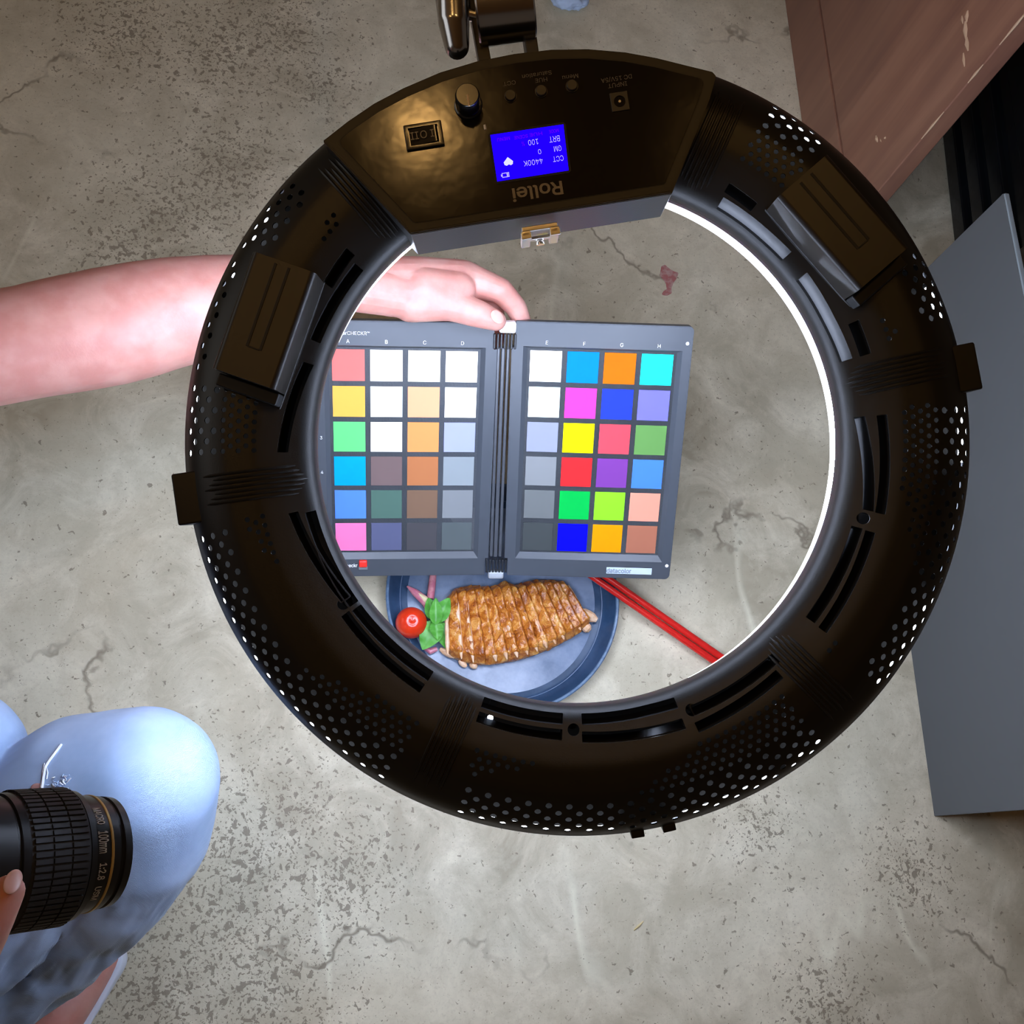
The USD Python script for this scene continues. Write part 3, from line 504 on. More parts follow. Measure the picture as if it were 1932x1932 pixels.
# sliced grilled meat: every slice a block leaning on the next
MT = thing('sliced_meat', 'grilled glazed meat cut into slices lying on the blue plate', 'food', FP(975, 1170, 0))
uu = np.linspace(0, 1, 15)
xt = 842 + 217 * uu; yt = np.interp(xt, [842, 856, 894, 914, 932, 951, 968, 985, 1003, 1040, 1060], [1128, 1113, 1106, 1110, 1108, 1099, 1108, 1101, 1098, 1096, 1101])
xb = 846 + 264 * uu + 17 * np.sin(PI * uu); yb = np.interp(xb, [846, 868, 890, 906, 924, 943, 962, 982, 1004, 1024, 1044, 1062, 1080, 1097, 1112], [1238, 1246, 1253, 1255, 1254, 1253, 1248, 1245, 1238, 1230, 1222, 1212, 1203, 1191, 1176])
tops, bots = np.c_[xt, yt], np.c_[xb, yb]
meat_n = {'g': ('geometry', {}), 'n': ('noise_texture', {'scale': 55., 'detail': 6., 'roughness': .7, 'distortion': 1.2}), 'i': ('object_info', {}),
          'r': ('rgb_ramp', {'ramp': [(0, (0.108, 0.021, 0.004)), (.36, (0.216, 0.048, 0.005)), (.45, (0.367, 0.100, 0.010)), (.53, (0.508, 0.176, 0.022)), (.63, (0.648, 0.314, 0.079)), (1, (0.734, 0.427, 0.187))]}),
          'n2': ('noise_texture', {'scale': 260., 'detail': 4.}), 'b': ('bump', {'strength': .7, 'distance': .0018}), 'p': ('principled_bsdf', {'roughness': .20, 'subsurface_weight': .08, 'subsurface_radius': (1., .4, .2), 'subsurface_scale': .004, 'specular_ior_level': .6})}
meat_l = [('g.position', 'n.vector'), ('n.fac', 'r.fac'), ('r.color', 'p.base_color'), ('g.position', 'n2.vector'), ('n2.fac', 'b.height'), ('b.normal', 'p.normal')]
meat = usdkit.material(stage, '/World/Looks/glazed_meat', meat_n, meat_l, surface='p.BSDF')
cutface = mat('meat_cut_face', (.70, .38, .20), .4, mottle=((.76, .50, .33), 110., .4, .62), subsurface_weight=.1, subsurface_scale=.004, subsurface_radius=(1., .4, .2))
NS = len(tops) - 1
for i in range(NS):
    hgt = .020 + .006 * math.sin(i * PI / NS) + rng.uniform(-.0018, .0018)
    Pt = []
    for u in np.linspace(0, 1, 12):
        l_, r_ = tops[i] * (1 - u) + bots[i] * u, tops[i + 1] * (1 - u) + bots[i + 1] * u
        Pt.append((l_, r_))
    V, Fc, m_ = [], [], 10
    for j, (l_, r_) in enumerate(Pt):
        u = j / 11; end = 1 - max(0, abs(u - .5) * 2 - .82) / .18 * .5
        a = FP(*l_, .004); c = FP(*r_, .004); a[2] = c[2] = ZP
        cx = (a + c) / 2; hw = (c - a) / 2
        for k in range(m_):
            q = 2 * PI * k / m_; x = math.copysign(abs(math.cos(q)) ** .42, math.cos(q)); z = math.copysign(abs(math.sin(q)) ** .42, math.sin(q))
            V.append(cx + hw * x * (1.12 + .05 * (z > 0)) * (.7 + .3 * end) + [0, 0, hgt * end * (.5 + .5 * z) + .0012 * x * hgt / .02 * 3 * (z > 0)])
    V = np.array(V)
    for j in range(11):
        for k in range(m_):
            a0, a1, b0, b1 = j * m_ + k, j * m_ + (k + 1) % m_, (j + 1) * m_ + k, (j + 1) * m_ + (k + 1) % m_; Fc += [(a0, b0, b1), (a0, b1, a1)]
    V = np.vstack([V, V[:m_].mean(0), V[-m_:].mean(0)]); e = len(V)
    for k in range(m_): Fc += [(e - 2, k, (k + 1) % m_), (e - 1, 11 * m_ + (k + 1) % m_, 11 * m_ + k)]
    t = trimesh.Trimesh(V, Fc, process=False); t = t.subdivide().subdivide(); trimesh.repair.fix_normals(t)
    dn = (meshkit.fbm(t.vertices * 150 + i * 7, 3, 5) - .5) * .0042 * np.clip((t.vertices[:, 2] - ZP) / .006, 0, 1)
    t.vertices = t.vertices + t.vertex_normals * dn[:, None]; t.vertices[:, 2] = np.maximum(t.vertices[:, 2], ZP)
    obj('meat_slice', t, meat, MT, room=True, smooth=60)
    if i not in (3, 12):                # pale cut side showing beside the glaze
        f0, f1 = (.30 + .05 * ((i * 7) % 5), .96) if i > 3 else (.12, .98)
        pts = [FP(*(tops[i] * (1 - u) + bots[i] * u + (2.5 if i else -1, 0)), hgt * .95 - .0012 + .0008 * math.sin(u * 40 + i)) for u in np.linspace(f0, f1, 9)]
        obj('cut_edge', tube(pts, np.r_[.0008, .0022 + .0010 * rng.random(7), .0008], 8), cutface, MT, room=True, label='pale pink cut edge')
for (a, c, r_) in (((1092, 1152), (1126, 1170), .0065), ((1100, 1178), (1113, 1190), .006), ((830, 1224), (858, 1240), .004), ((1072, 1104), (1095, 1146), .0022), ((886, 1252), (900, 1259), .004), ((866, 1246), (880, 1258), .0035)):
    obj('meat_scrap', tube([FP(*(np.array(a) * (1 - u) + np.array(c) * u), r_ * 1.1) for u in np.linspace(0, 1, 5)], [r_ * .5, r_, r_ * 1.1, r_, r_ * .5], 10), cutface, MT, room=True)
# tomato
to = FP(776, 1175, .019)
TM = thing('cherry_tomato', 'red cherry tomato on the left edge of the blue plate', 'tomato', [to[0], to[1], ZP])
t = trimesh.creation.icosphere(4, .0192); t.vertices = t.vertices * [1, 1, .97]
q = t.vertices; rr = np.hypot(q[:, 0], q[:, 1]); t.vertices = q - np.c_[np.zeros((len(q), 2)), .0025 * np.exp(-(rr / .005) ** 2) * np.sign(q[:, 2])]
t.apply_translation((to[0], to[1], ZP + .0186)); obj('tomato_skin', t, mat('tomato_red', (.66, .035, .008), .22, subsurface_weight=.15, subsurface_scale=.004, subsurface_radius=(1., .2, .1), specular_ior_level=.6), TM, room=True, smooth=True)
obj('stem_scar', place(lathe([(0, 0), (.0022, 0), (.0012, .0012), (0, .0014)], 12), *np.eye(3), [to[0] + .006, to[1] - .014, ZP + .026]), mat('stem_green', (.12, .2, .04), .6), TM, room=True)
# basil sprig
leaf_n = {'g': ('geometry', {}), 'n': ('noise_texture', {'scale': 90., 'detail': 3.}), 'r': ('rgb_ramp', {'ramp': [(0, (.055, .24, .025)), (.45, (.09, .36, .04)), (.7, (.17, .50, .09)), (1, (.17, .50, .09))]}), 'p': ('principled_bsdf', {'roughness': .4}),
          't': ('translucent_bsdf', {'color': (.12, .42, .04)}), 'm': ('mix_closure', {'fac': .22})}
leafm = usdkit.material(stage, '/World/Looks/basil_leaf', leaf_n, [('g.position', 'n.vector'), ('n.fac', 'r.fac'), ('r.color', 'p.base_color'), ('p.BSDF', 'm.closure1'), ('t.BSDF', 'm.closure2')], surface='m.closure')
BS = thing('basil_sprig', 'fresh green basil sprig lying between tomato and sliced meat', 'herb', FP(822, 1176, 0))
def leaf(base, tip, width, h0, h1, bend=.004):
    a, c = FP(*base, h0), FP(*tip, h1); d = c - a; L = np.linalg.norm(d); d /= L; s_ = np.cross([0, 0, 1.], d); s_ /= np.linalg.norm(s_); n_ = np.cross(d, s_)
    V, Fc = [], []; NU, NV = 15, 9
    for side in (0, 1):
        for i in range(NU):
            u = i / (NU - 1); w = width * (math.sin(PI * u ** .8) ** .75) * (1 - .25 * u) + .0003
            for j in range(NV):
                v_ = (j / (NV - 1) - .5) * 2
                zz = bend * math.sin(PI * u) - .0035 * (1 - abs(v_)) * (w / width) + .0009 * math.sin(u * 22) * abs(v_) - side * .0006
                V.append(a + d * (u * L) + s_ * (v_ * w) + n_ * zz)
    o = NU * NV
    for i in range(NU - 1):
        for j in range(NV - 1):
            p, q, r_, w_ = i * NV + j, i * NV + j + 1, (i + 1) * NV + j, (i + 1) * NV + j + 1
            Fc += [(p, r_, w_), (p, w_, q), (o + p, o + w_, o + r_), (o + p, o + q, o + w_)]
        for j in (0, NV - 1):
            p, r_ = i * NV + j, (i + 1) * NV + j; Fc += [(p, o + p, o + r_), (p, o + r_, r_)]
    t = trimesh.Trimesh(V, Fc, process=False); trimesh.repair.fix_normals(t); return t
for base, tip, w, h0, h1, bd in (((824, 1172), (797, 1226), .0155, .022, .016, .006), ((828, 1174), (856, 1234), .0115, .018, .008, .003), ((822, 1174), (848, 1128), .0110, .026, .026, .004), ((820, 1170), (808, 1128), .0100, .022, .020, .003), ((822, 1178), (822, 1128), .0085, .030, .034, .004), ((822, 1172), (826, 1208), .009, .028, .027, .002)):
    obj('leaf', leaf(base, tip, w, h0, h1, bd), leafm, BS, room=True, smooth=40)
obj('stem', tube([FP(822, 1175, .026), FP(824, 1168, .018), FP(838, 1166, .008)], .0014), mat('herb_stem', (.12, .26, .05), .5), BS, room=True)
# pickled radish sticks
rad = mat('radish_pink', (.50, .14, .20), .4, mottle=((.62, .26, .28), 90., .4, .6)); radw = mat('radish_flesh', (.72, .60, .34), .4)
for pts, rs, lab, flesh in (([(768, 1106), (782, 1117), (800, 1132), (814, 1148)], [.001, .0045, .006, .0062], 'tapered radish stick with pale flesh pointing up left beyond the tomato', True), ([(818, 1078), (816, 1095), (814, 1112), (812, 1130)], [.004, .0046, .0048, .0045], 'pink radish stick standing straight above the basil leaves', False)):
    t = thing('radish_stick', lab, 'radish', FP(*pts[-1], 0)); P = [FP(*p, .009) for p in pts]
    obj('rind', tube(P, rs, 12), rad, t, room=True)
    if flesh: obj('flesh', tube([FP(p[0] + 2, p[1] - 1, .0118) for p in pts[1:]], [.0012, .0042, .0045], 10), radw, t, room=True, label='pale yellow flesh')
t = thing('radish_stick', 'tiny pink radish end peeking from under the large basil leaf', 'radish', FP(812, 1228, 0)); obj('rind', tube([FP(800, 1222, .005), FP(812, 1229, .005), FP(824, 1224, .005)], [.002, .004, .003], 10), rad, t, room=True)
# chopsticks resting on the rim
lacq = mat('red_lacquer', (.62, .018, .014), .25, specular_ior_level=.6)
for (a, c, lab) in (((1090, 1069), (1462, 1327), 'red lacquered chopstick lower left of the pair, leaning on the plate rim'), ((1115, 1069), (1479, 1322), 'red lacquered chopstick upper right of the pair, leaning on the plate rim')):
    A0, A1 = Fl(*a, .036), Fl(*c, .0060); t = thing('chopstick', lab, 'chopstick', [A1[0], A1[1], 0])
    us = np.linspace(0, 1, 12); obj('shaft', tube([A0 * (1 - u) + A1 * u for u in us], .0041 + us * .0007, 12), lacq, t, room=True)
    obj('tip', tube([A0 - (A1 - A0) * .10, A0 - (A1 - A0) * .04, A0 + (A1 - A0) * .001], [.0022, .0032, .0041], 12), lacq, t, room=True)

# ------------------------------------------------------------------ wooden board, black crate, grey boards
wood_n = {'g': ('geometry', {}), 'mp': ('mapping', {'scale': (14., 14., 1.1)}), 'n': ('noise_texture', {'scale': 1.6, 'detail': 8., 'roughness': .62, 'distortion': .35}),
          'r': ('rgb_ramp', {'ramp': [(0, (0.137, 0.058, 0.036)), (.36, (0.194, 0.083, 0.053)), (.5, (0.244, 0.109, 0.065)), (.66, (0.299, 0.142, 0.084)), (1, (0.328, 0.165, 0.099))]}), 'n3': ('noise_texture', {'scale': 2.2, 'detail': 3.}), 'mx': ('mix', {'color2': (0.141, 0.081, 0.055)}), 'r3': ('rgb_ramp', {'ramp': [(0, (0, 0, 0)), (.4, (0, 0, 0)), (.7, (.6, .6, .6)), (1, (.6, .6, .6))]}),
          'b': ('bump', {'strength': .15, 'distance': .0008}), 'p': ('principled_bsdf', {'roughness': .5})}
wood = usdkit.material(stage, '/World/Looks/stained_wood', wood_n, [('g.position', 'mp.vector'), ('mp.vector', 'n.vector'), ('n.fac', 'r.fac'), ('g.position', 'n3.vector'), ('n3.fac', 'r3.fac'), ('r3.color', 'mx.fac'), ('r.color', 'mx.color1'), ('mx.color', 'p.base_color'), ('n.fac', 'b.height'), ('b.normal', 'p.normal')], surface='p.BSDF')
fa, fb = Fl(1548, 490), Fl(1480, 0); fd = fb - fa; fd /= np.linalg.norm(fd); nn = np.array([fd[1], -fd[0], 0])   # nn points away from the set
if nn[0] < 0: nn = -nn
def pix(p): q = (np.asarray(p) - [0, 0, EYE]) @ W; return np.array([q[0] / -q[2] * FPX + 966, -q[1] / -q[2] * FPX + 966])
def off_line(p):                                         # signed pixel distance from the outer edge line of the board
    d = np.array([-240., 273.]); d /= np.linalg.norm(d); r = pix(p) - [1908, 111]; return r[0] * d[1] - r[1] * d[0]
ths = np.linspace(.005, .12, 116); TK = ths[np.argmin([abs(off_line(fa + nn * t + [0, 0, .35])) for t in ths])]
PH = .0
hs = np.linspace(.02, .2, 181); g0 = Fl(1480 + .138 * 150, 150); PH = hs[np.argmin([abs(pix(g0 + [0, 0, h])[0] - (1548 + .105 * pix(g0 + [0, 0, h])[1])) for h in hs])]
WB = thing('wooden_panel', 'brown stained upright wooden panel with scratched face standing on the floor', 'wooden panel', fa)
def wallbox(l0, l1, t0, t1, z0, z1, r=.002):
    return place(rbox(l1 - l0, t1 - t0, z1 - z0, r).translate(((l0 + l1) / 2, (t0 + t1) / 2, (z0 + z1) / 2)), fd, nn, np.array([0, 0, 1.]) if np.cross(fd, nn)[2] > 0 else np.array([0, 0, 1.]), fa)
def wb(m): v, f = m; t = trimesh.Trimesh(v, f, process=False); trimesh.repair.fix_normals(t); return t
obj('base_rail', wb(wallbox(0, 1.3, 0, TK, 0.0005, PH - .003)), wood, WB, room=True)
obj('board', wb(wallbox(0, 1.3, 0.0012, TK, PH, .80)), wood, WB, room=True)
obj('joint_strip', wb(wallbox(.002, 1.3, .004, TK - .004, PH - .004, PH + .002, .0005)), mat('joint_dark', (.09, .022, .015), .6), WB, room=True)
raw = mat('bare_wood', (.50, .33, .20), .7)
for (x, y, dx, dy, r_) in ((1822, 40, 1, 34, 0.0021), (1824, 70, 3, 26, 0.0019), (1826, 20, -2, 22, 0.0017), (1818, 100, 2, 26, 0.0013), (1653, 256, 3, 12, 0.0017), (1661, 262, 2, 6, .0008), (1670, 258, 1, 4, 0.0013), (1815, 30, 2, 15, 0.0011)):
    # small scratches on the face plane
    def on_face_w(px, py):
        o, d = np.array([0, 0, EYE]), wd(ray(px, py)); t = ((fa + nn * .0012 - o) @ nn) / (d @ nn); return o + d * t
    a, c = on_face_w(x, y), on_face_w(x + dx, y + dy); obj('scratch', tube([a, (a + c) / 2, c], [r_ * .6, r_ * 1.6, r_ * .5], 6), raw, WB, room=True)
for (u0, u1) in ((.28, .33), (.38, .41), (.44, .50), (.62, .66)): obj('worn_edge', tube([fa + [0, 0, u0] + nn * .0012, fa + [0, 0, (u0 + u1) / 2] + nn * .0012, fa + [0, 0, u1] + nn * .0012], [.0006, .0018, .0006], 6), raw, WB, room=True)
# glossy black crate
ka, kb_ = Fl(1773, 262), Fl(1797, 482); kd = ka - kb_; kd /= np.linalg.norm(kd); kn = np.array([kd[1], -kd[0], 0]); kn = -kn if kn[0] < 0 else kn
blk = mat('gloss_black_film', (.006, .007, .008), .16, bump=(22., .3, .004), specular_ior_level=.5)
BC = thing('black_crate', 'glossy black ribbed crate standing behind the grey board and wooden panel', 'crate', ka)
def kbox(l0, l1, t0, t1, z0, z1, r=.003):
    return wb(place(rbox(l1 - l0, t1 - t0, z1 - z0, r).translate(((l0 + l1) / 2, (t0 + t1) / 2, (z0 + z1) / 2)), kd, kn, np.array([0, 0, 1.]), kb_))
LB = np.linalg.norm(ka - kb_)
obj('body', kbox(-.35, LB + .25, .012, .40, 0.0005, .62), blk, BC, room=True)
for k, z in enumerate((.004, .052, .10, .17, .26, .36)): obj('rib', kbox(-.35, LB + .25, 0.002, .02, z, z + (.03 if k < 3 else .045)), blk, BC, room=True)
obj('rivet', place(Manifold.sphere(.003, 16), *np.eye(3), kb_ + kd * (LB * .98) + [0, 0, .31] + kn * .002), white_plastic, BC, room=True)
# grey foam boards
grey = mat('grey_board_face', (.094, .099, .100), .75, bump=(700., .05, .0003)); greye = mat('grey_board_edge', (.24, .28, .29), .7)
gA, gB = Fl(1633, 619), Fl(1762, 1540); gd = gA - gB; GL = np.linalg.norm(gd); gd /= GL; gn = np.array([gd[1], -gd[0], 0]); gn = -gn if gn[0] < 0 else gn
def gbox(l0, l1, t0, t1, z0, z1, r=.0008):
    return wb(place(rbox(l1 - l0, t1 - t0, z1 - z0, r).translate(((l0 + l1) / 2, (t0 + t1) / 2, (z0 + z1) / 2)), gd, gn, np.array([0, 0, 1.]), gB))
GH = .332
G1 = thing('grey_board', 'large plain grey board standing on edge right of the ring light', 'board', gB)
obj('board_face', gbox(0, GL, 0, .005, .0005, GH), grey, G1, room=True)
obj('board_edge', gbox(0.001, GL - .001, .0006, .0064, GH - .001, GH + .0022), greye, G1, room=True, label='pale top edge')
g2 = Fl(1903, 405, .30); s2 = (g2 - gB) @ gd; t2 = (g2 - gB) @ gn
G2 = thing('grey_board', 'second grey board mostly hidden behind the larger grey board at the right edge', 'board', gB + gn * .12)
obj('board_face', gbox(GL - .115, GL + .012, .11, .115, .0005, .395), grey, G2, room=True)
obj('board_edge', gbox(GL - .114, GL + .011, .1106, .1164, .394, .397), greye, G2, room=True)
# small things on the floor
bl = Fl(1073, -4, .012); t = trimesh.creation.icosphere(4, .024); t.vertices *= [1.35, .95, .6]; t.vertices += t.vertex_normals * ((meshkit.fbm(t.vertices * 90, 3, 2) - .5) * .012)[:, None]; t.apply_translation((bl[0], bl[1], .0135))
CL = thing('cloth', 'small crumpled pale blue cloth on the floor at the top of the view', 'cloth', [bl[0], bl[1], 0]); obj('crumpled_cloth', t, mat('pale_blue_cloth', (.36, .45, .58), .8), CL, room=True)
a, c = Fl(1196, 1755, .0012), Fl(1214, 1738, .0012); SW = obj('straw', tube([a, (a + c) / 2 + [0, 0, .0006], c], [.0008, .0013, .0006], 6), mat('straw_yellow', (.62, .50, .24), .6), room=True, label='tiny yellow straw lying on the concrete floor', cat='straw')

# ------------------------------------------------------------------ the person and the photo camera
def ap(px, py, d): return C(px, py, d)
LAx = [(-60, 668, .885, 108), (60, 645, .905, 109), (180, 622, .925, 113), (240, 610, .935, 112), (300, 595, .945, 107), (360, 584, .955, 101), (440, 575, .97, 95), (560, 552, 1.0, 74), (650, 536, 1.03, 55), (690, 534, 1.045, 48)]
r_of = lambda rp, d: rp * d / FPX
arm = chain([C(-240, 700, .862)] + [C(x, y, d) for x, y, d, r in LAx], [.047] + [r_of(r, d) * .98 for x, y, d, r in LAx], 32)
S_L, S_R = np.array([-.62, .10, -.60]), np.array([-.66, -.30, -.60]); NECK = np.array([-.61, -.09, -.50]); HIP = np.array([-.74, -.28, -1.0])
hp_ = [hull(sph(C(650, 536, 1.03), r_of(50, 1.03)), sph(C(692, 536, 1.045), r_of(48, 1.045)), sph(C(744, 561, 1.060), r_of(36, 1.06)), sph(C(778, 560, 1.060), r_of(42, 1.06))),
       hull(sph(C(690, 534, 1.045), r_of(48, 1.045)), sph(C(782, 536, 1.07), r_of(52, 1.07)), sph(C(738, 562, 1.062), r_of(36, 1.062))),
       hull(sph(C(782, 536, 1.07), r_of(52, 1.07)), sph(C(868, 530, 1.082), r_of(40, 1.082)), sph(C(820, 570, 1.068), r_of(36, 1.068)), sph(C(872, 548, 1.085), r_of(34, 1.085))),
       # index finger: over the top edge, its tip behind the chart
       chain([C(876, 524, 1.084), C(944, 548, 1.088), C(974, 580, 1.102), C(990, 622, 1.122)], [r_of(33, 1.084), r_of(24, 1.09), r_of(20, 1.10), r_of(17, 1.12)]),
       # thumb on the front of the chart
       hull(sph(C(782, 540, 1.07), r_of(48, 1.07)), sph(C(846, 572, 1.064), r_of(31, 1.06)), sph(C(772, 566, 1.06), r_of(38, 1.06))), hull(sph(C(868, 532, 1.083), r_of(34, 1.08)), sph(C(846, 572, 1.064), r_of(29, 1.06)), sph(C(800, 550, 1.068), r_of(40, 1.06))), hull(sph(C(862, 546, 1.069), r_of(36, 1.06)), sph(C(848, 574, 1.062), r_of(31, 1.06)), sph(C(796, 548, 1.060), r_of(46, 1.06)), sph(C(775, 566, 1.058), r_of(40, 1.06))),
       chain([C(775, 568, 1.058), C(848, 574, 1.062), C(902, 592, 1.068), C(936, 605, 1.074)], [r_of(40, 1.06), r_of(31, 1.06), r_of(26, 1.07), r_of(19.5, 1.07)]),
       chain([C(862, 534, 1.108), C(915, 560, 1.122), C(935, 590, 1.135), C(938, 640, 1.150)], [.0150, .0115, .0100, .0088]),
       chain([C(846, 545, 1.118), C(886, 572, 1.136), C(898, 600, 1.148), C(898, 640, 1.160)], [.0140, .0108, .0096, .0084]),
       chain([C(826, 556, 1.118), C(852, 580, 1.136), C(860, 604, 1.146), C(862, 632, 1.155)], [.0125, .0095, .0086, .0076])]
handL = Manifold.batch_boolean(hp_, m3.OpType.Add).refine_to_length(.0042)
RW, RP = C(-210, 1905, .56), C(-110, 1830, .555)
hr_ = [hull(sph(RW, .026), sph(RP, .022), sph(C(-130, 1790, .60), .020)),
       chain([C(-120, 1850, .535), C(-62, 1822, .515), C(-22, 1752, .512), C(15, 1682, .517)], [.018, .0128, .0105, .0083])]
for k, (x, y) in enumerate(((-60, 1800), (-95, 1790), (-130, 1785), (-165, 1790))):
    hr_.append(chain([C(x - 40, 1830, .59), C(x, 1795, .625), C(x + 5, 1700, .645), C(x + 5, 1610, .645)], [.014, .0108, .0096, .0080]))
handR = Manifold.batch_boolean(hr_, m3.OpType.Add).refine_to_length(.0042)
KN, AN = C(285, 1465, .885), C(10, 1880, 1.02)
body_parts = [arm, hull(sph(C(-240, 700, .862), .047), sph(S_L, .055)), hull(sph(S_L, .055), sph(S_R, .055), sph(NECK - [0, 0, .06], .07)),
              hull(sph(S_L + [.0, -.05, -.03], .07), sph(S_R + [0, .05, -.03], .07), sph(HIP + [0, .07, .12], .10), sph(HIP + [0, -.07, .12], .10)), hull(sph(HIP + [0, .08, 0], .11), sph(HIP + [0, -.08, 0], .11)),
              hull(sph(NECK - [0, 0, .04], .055), sph(NECK + [.02, .01, .07], .052)),
              hull(sph(NECK + [.03, .012, .15], .085), sph(NECK + [.06, .022, .075], .05), sph(NECK + [.0, .0, .14], .080)), sph(NECK + [.115, .04, .12], .013), hull(sph(NECK + [.035, -.072, .125], .016), sph(NECK + [.03, -.075, .10], .010)), hull(sph(NECK + [.045, .098, .125], .016), sph(NECK + [.04, .1, .10], .010)),
              chain([S_R, C(-760, 1960, .78), RW], [.055, .044, .027]),
              chain([HIP + [0, -.07, 0], C(-60, 1665, .93), KN], [.09, .07, .042]), chain([KN, C(160, 1720, .985), AN], [.042, .046, .034]),
              chain([HIP + [0, .08, 0], C(-330, 1480, .93), C(-95, 1425, .90)], [.09, .065, .045]), chain([C(-95, 1425, .90), C(-260, 1560, 1.0), C(-330, 1700, 1.08)], [.045, .045, .034]),
              hull(sph(C(88, 1925, 1.045), .034), sph(C(190, 1806, 1.085), .022)), hull(sph(C(88, 1925, 1.045), .034), sph(AN, .034)), hull(sph(C(-20, 2010, 1.03), .034), sph(C(88, 1925, 1.045), .034)),
              chain([C(-330, 1700, 1.08), C(-290, 1700, 1.10), C(-200, 1620, 1.12)], [.034, .034, .022])]
body = Manifold.batch_boolean(body_parts, m3.OpType.Add).refine_to_length(.016)
body = smoothed(Manifold.batch_boolean([body, handL, handR], m3.OpType.Add), None, 7)
PS = thing('person', 'person in pale ripped jeans reaching in from the left, holding the chart and a camera', 'person', [wp(HIP)[0], wp(HIP)[1], 0])
obj('body', body, skin, PS, smooth=True, label='bare forearm, hands and foot')
nail = mat('finger_nail', (.66, .37, .30), .28)
for (px, py, dd, ln, wd_, an) in ((938, 598, .0, .0085, .0062, -30), (24, 1664, .0, .0072, .0042, 62)):
    d = hit(body, px, py)
    if d:
        e = 1.5; P0, Px_, Py_ = C(px, py, d), None, None
        dx, dy = hit(body, px + 4, py), hit(body, px, py + 4)
        nrm = np.cross((C(px, py + 4, dy) if dy else C(px, py + 4, d)) - P0, (C(px + 4, py, dx) if dx else C(px + 4, py, d)) - P0); nrm /= np.linalg.norm(nrm); nrm = nrm if nrm[2] > 0 else -nrm
        u = np.array([math.cos(math.radians(an)), math.sin(math.radians(an)), 0]); u -= nrm * (u @ nrm); u /= np.linalg.norm(u); v_ = np.cross(nrm, u)
        t = trimesh.creation.icosphere(3, 1.0); t.vertices *= [ln, wd_, .0013]; obj('nail', place(t, u, v_, nrm, P0 + nrm * .0002), nail, PS, smooth=True)
# jeans
J = [(268, 1478, .885, 143), (160, 1500, .90, 152), (-70, 1690, .93, 188), (252, 1562, .915, 143), (114, 1738, .985, 116), (-36, 1852, 1.0, 120), (190, 1650, .95, 131)]
js = [sph(C(x, y, d), r_of(r, d), 48) for x, y, d, r in J]
jean = Manifold.batch_boolean([hull(js[0], js[1]), hull(js[1], js[2]), hull(js[0], js[3]), hull(js[3], js[6]), hull(js[6], js[4]), hull(js[6], js[1]), hull(js[4], js[5]), hull(js[1], js[3]), hull(js[2], sph(HIP + [0, -.07, 0], .125)), hull(sph(HIP + [0, .08, 0], .125), sph(HIP + [0, -.08, 0], .125), sph(HIP + [0, 0, .14], .115)),
        hull(sph(HIP + [0, .08, 0], .115), sph(C(-330, 1480, .93), .085)), hull(sph(C(-330, 1480, .93), .085), sph(C(-92, 1430, .90), .060)), hull(sph(C(-92, 1430, .90), .062), sph(C(-260, 1560, 1.0), .062)), hull(sph(C(-260, 1560, 1.0), .062), sph(C(-330, 1690, 1.07), .05))], m3.OpType.Add)
jean = smoothed(jean, .0055, 22)
v = jean.vertices; s_ax = C(118, 1742, .985) - C(285, 1465, .885); s_ax /= np.linalg.norm(s_ax); k_ax = np.cross(s_ax, [0, 0, 1.]); k_ax /= np.linalg.norm(k_ax); z_ax = np.cross(s_ax, k_ax)
along = (v - C(285, 1465, .885)) @ s_ax
qv = np.c_[v @ s_ax * 9, v @ k_ax * 48, v @ z_ax * 30]
amp = np.clip((along - .045) / .12, 0, 1)
rdg = 1 - np.abs(2 * meshkit.fbm(qv, 3, 9) - 1) * 2.2; fold = np.clip(rdg, -.6, 1) * .0075 * amp + (meshkit.fbm(v * 26, 3, 3) - .5) * .0035
hem = np.abs(v @ k_ax)
jean.vertices = v + jean.vertex_normals * fold[:, None]
trimesh.smoothing.filter_taubin(jean, lamb=.5, nu=.51, iterations=3)
den_n = {'g': ('geometry', {}), 'n': ('noise_texture', {'scale': 9., 'detail': 5., 'roughness': .6}), 'r': ('rgb_ramp', {'ramp': [(0, (.23, .36, .58)), (.38, (.30, .44, .68)), (.62, (.43, .56, .78)), (1, (.48, .60, .80))]}),
         'mp': ('mapping', {'rotation': (0, 0, .6)}), 'w': ('wave_texture', {'scale': 620., 'distortion': .4, 'detail': 1.}), 'mx': ('mix', {'color2': (.62, .72, .86)}), 'wr': ('rgb_ramp', {'ramp': [(0, (0, 0, 0)), (.5, (0, 0, 0)), (1, (.25, .25, .25))]}),
         'b': ('bump', {'strength': .3, 'distance': .0006}), 'p': ('principled_bsdf', {'roughness': .85, 'sheen_weight': .1})}
denim = usdkit.material(stage, '/World/Looks/pale_denim', den_n, [('g.position', 'n.vector'), ('n.fac', 'r.fac'), ('g.position', 'mp.vector'), ('mp.vector', 'w.vector'), ('w.fac', 'wr.fac'), ('wr.color', 'mx.fac'), ('r.color', 'mx.color1'), ('mx.color', 'p.base_color'), ('w.fac', 'b.height'), ('b.normal', 'p.normal')], surface='p.BSDF')
JN = obj('jeans', jean, denim, PS, smooth=True, label='pale washed blue jeans with a ripped knee')
thr = mat('white_thread', (.80, .85, .92), .8); thr2 = mat('blue_thread', (.45, .62, .86), .8)
def on_jeans(px, py, lift=.0008):
    d = hit(jean, px, py) or .9; return C(px, py, d - lift)
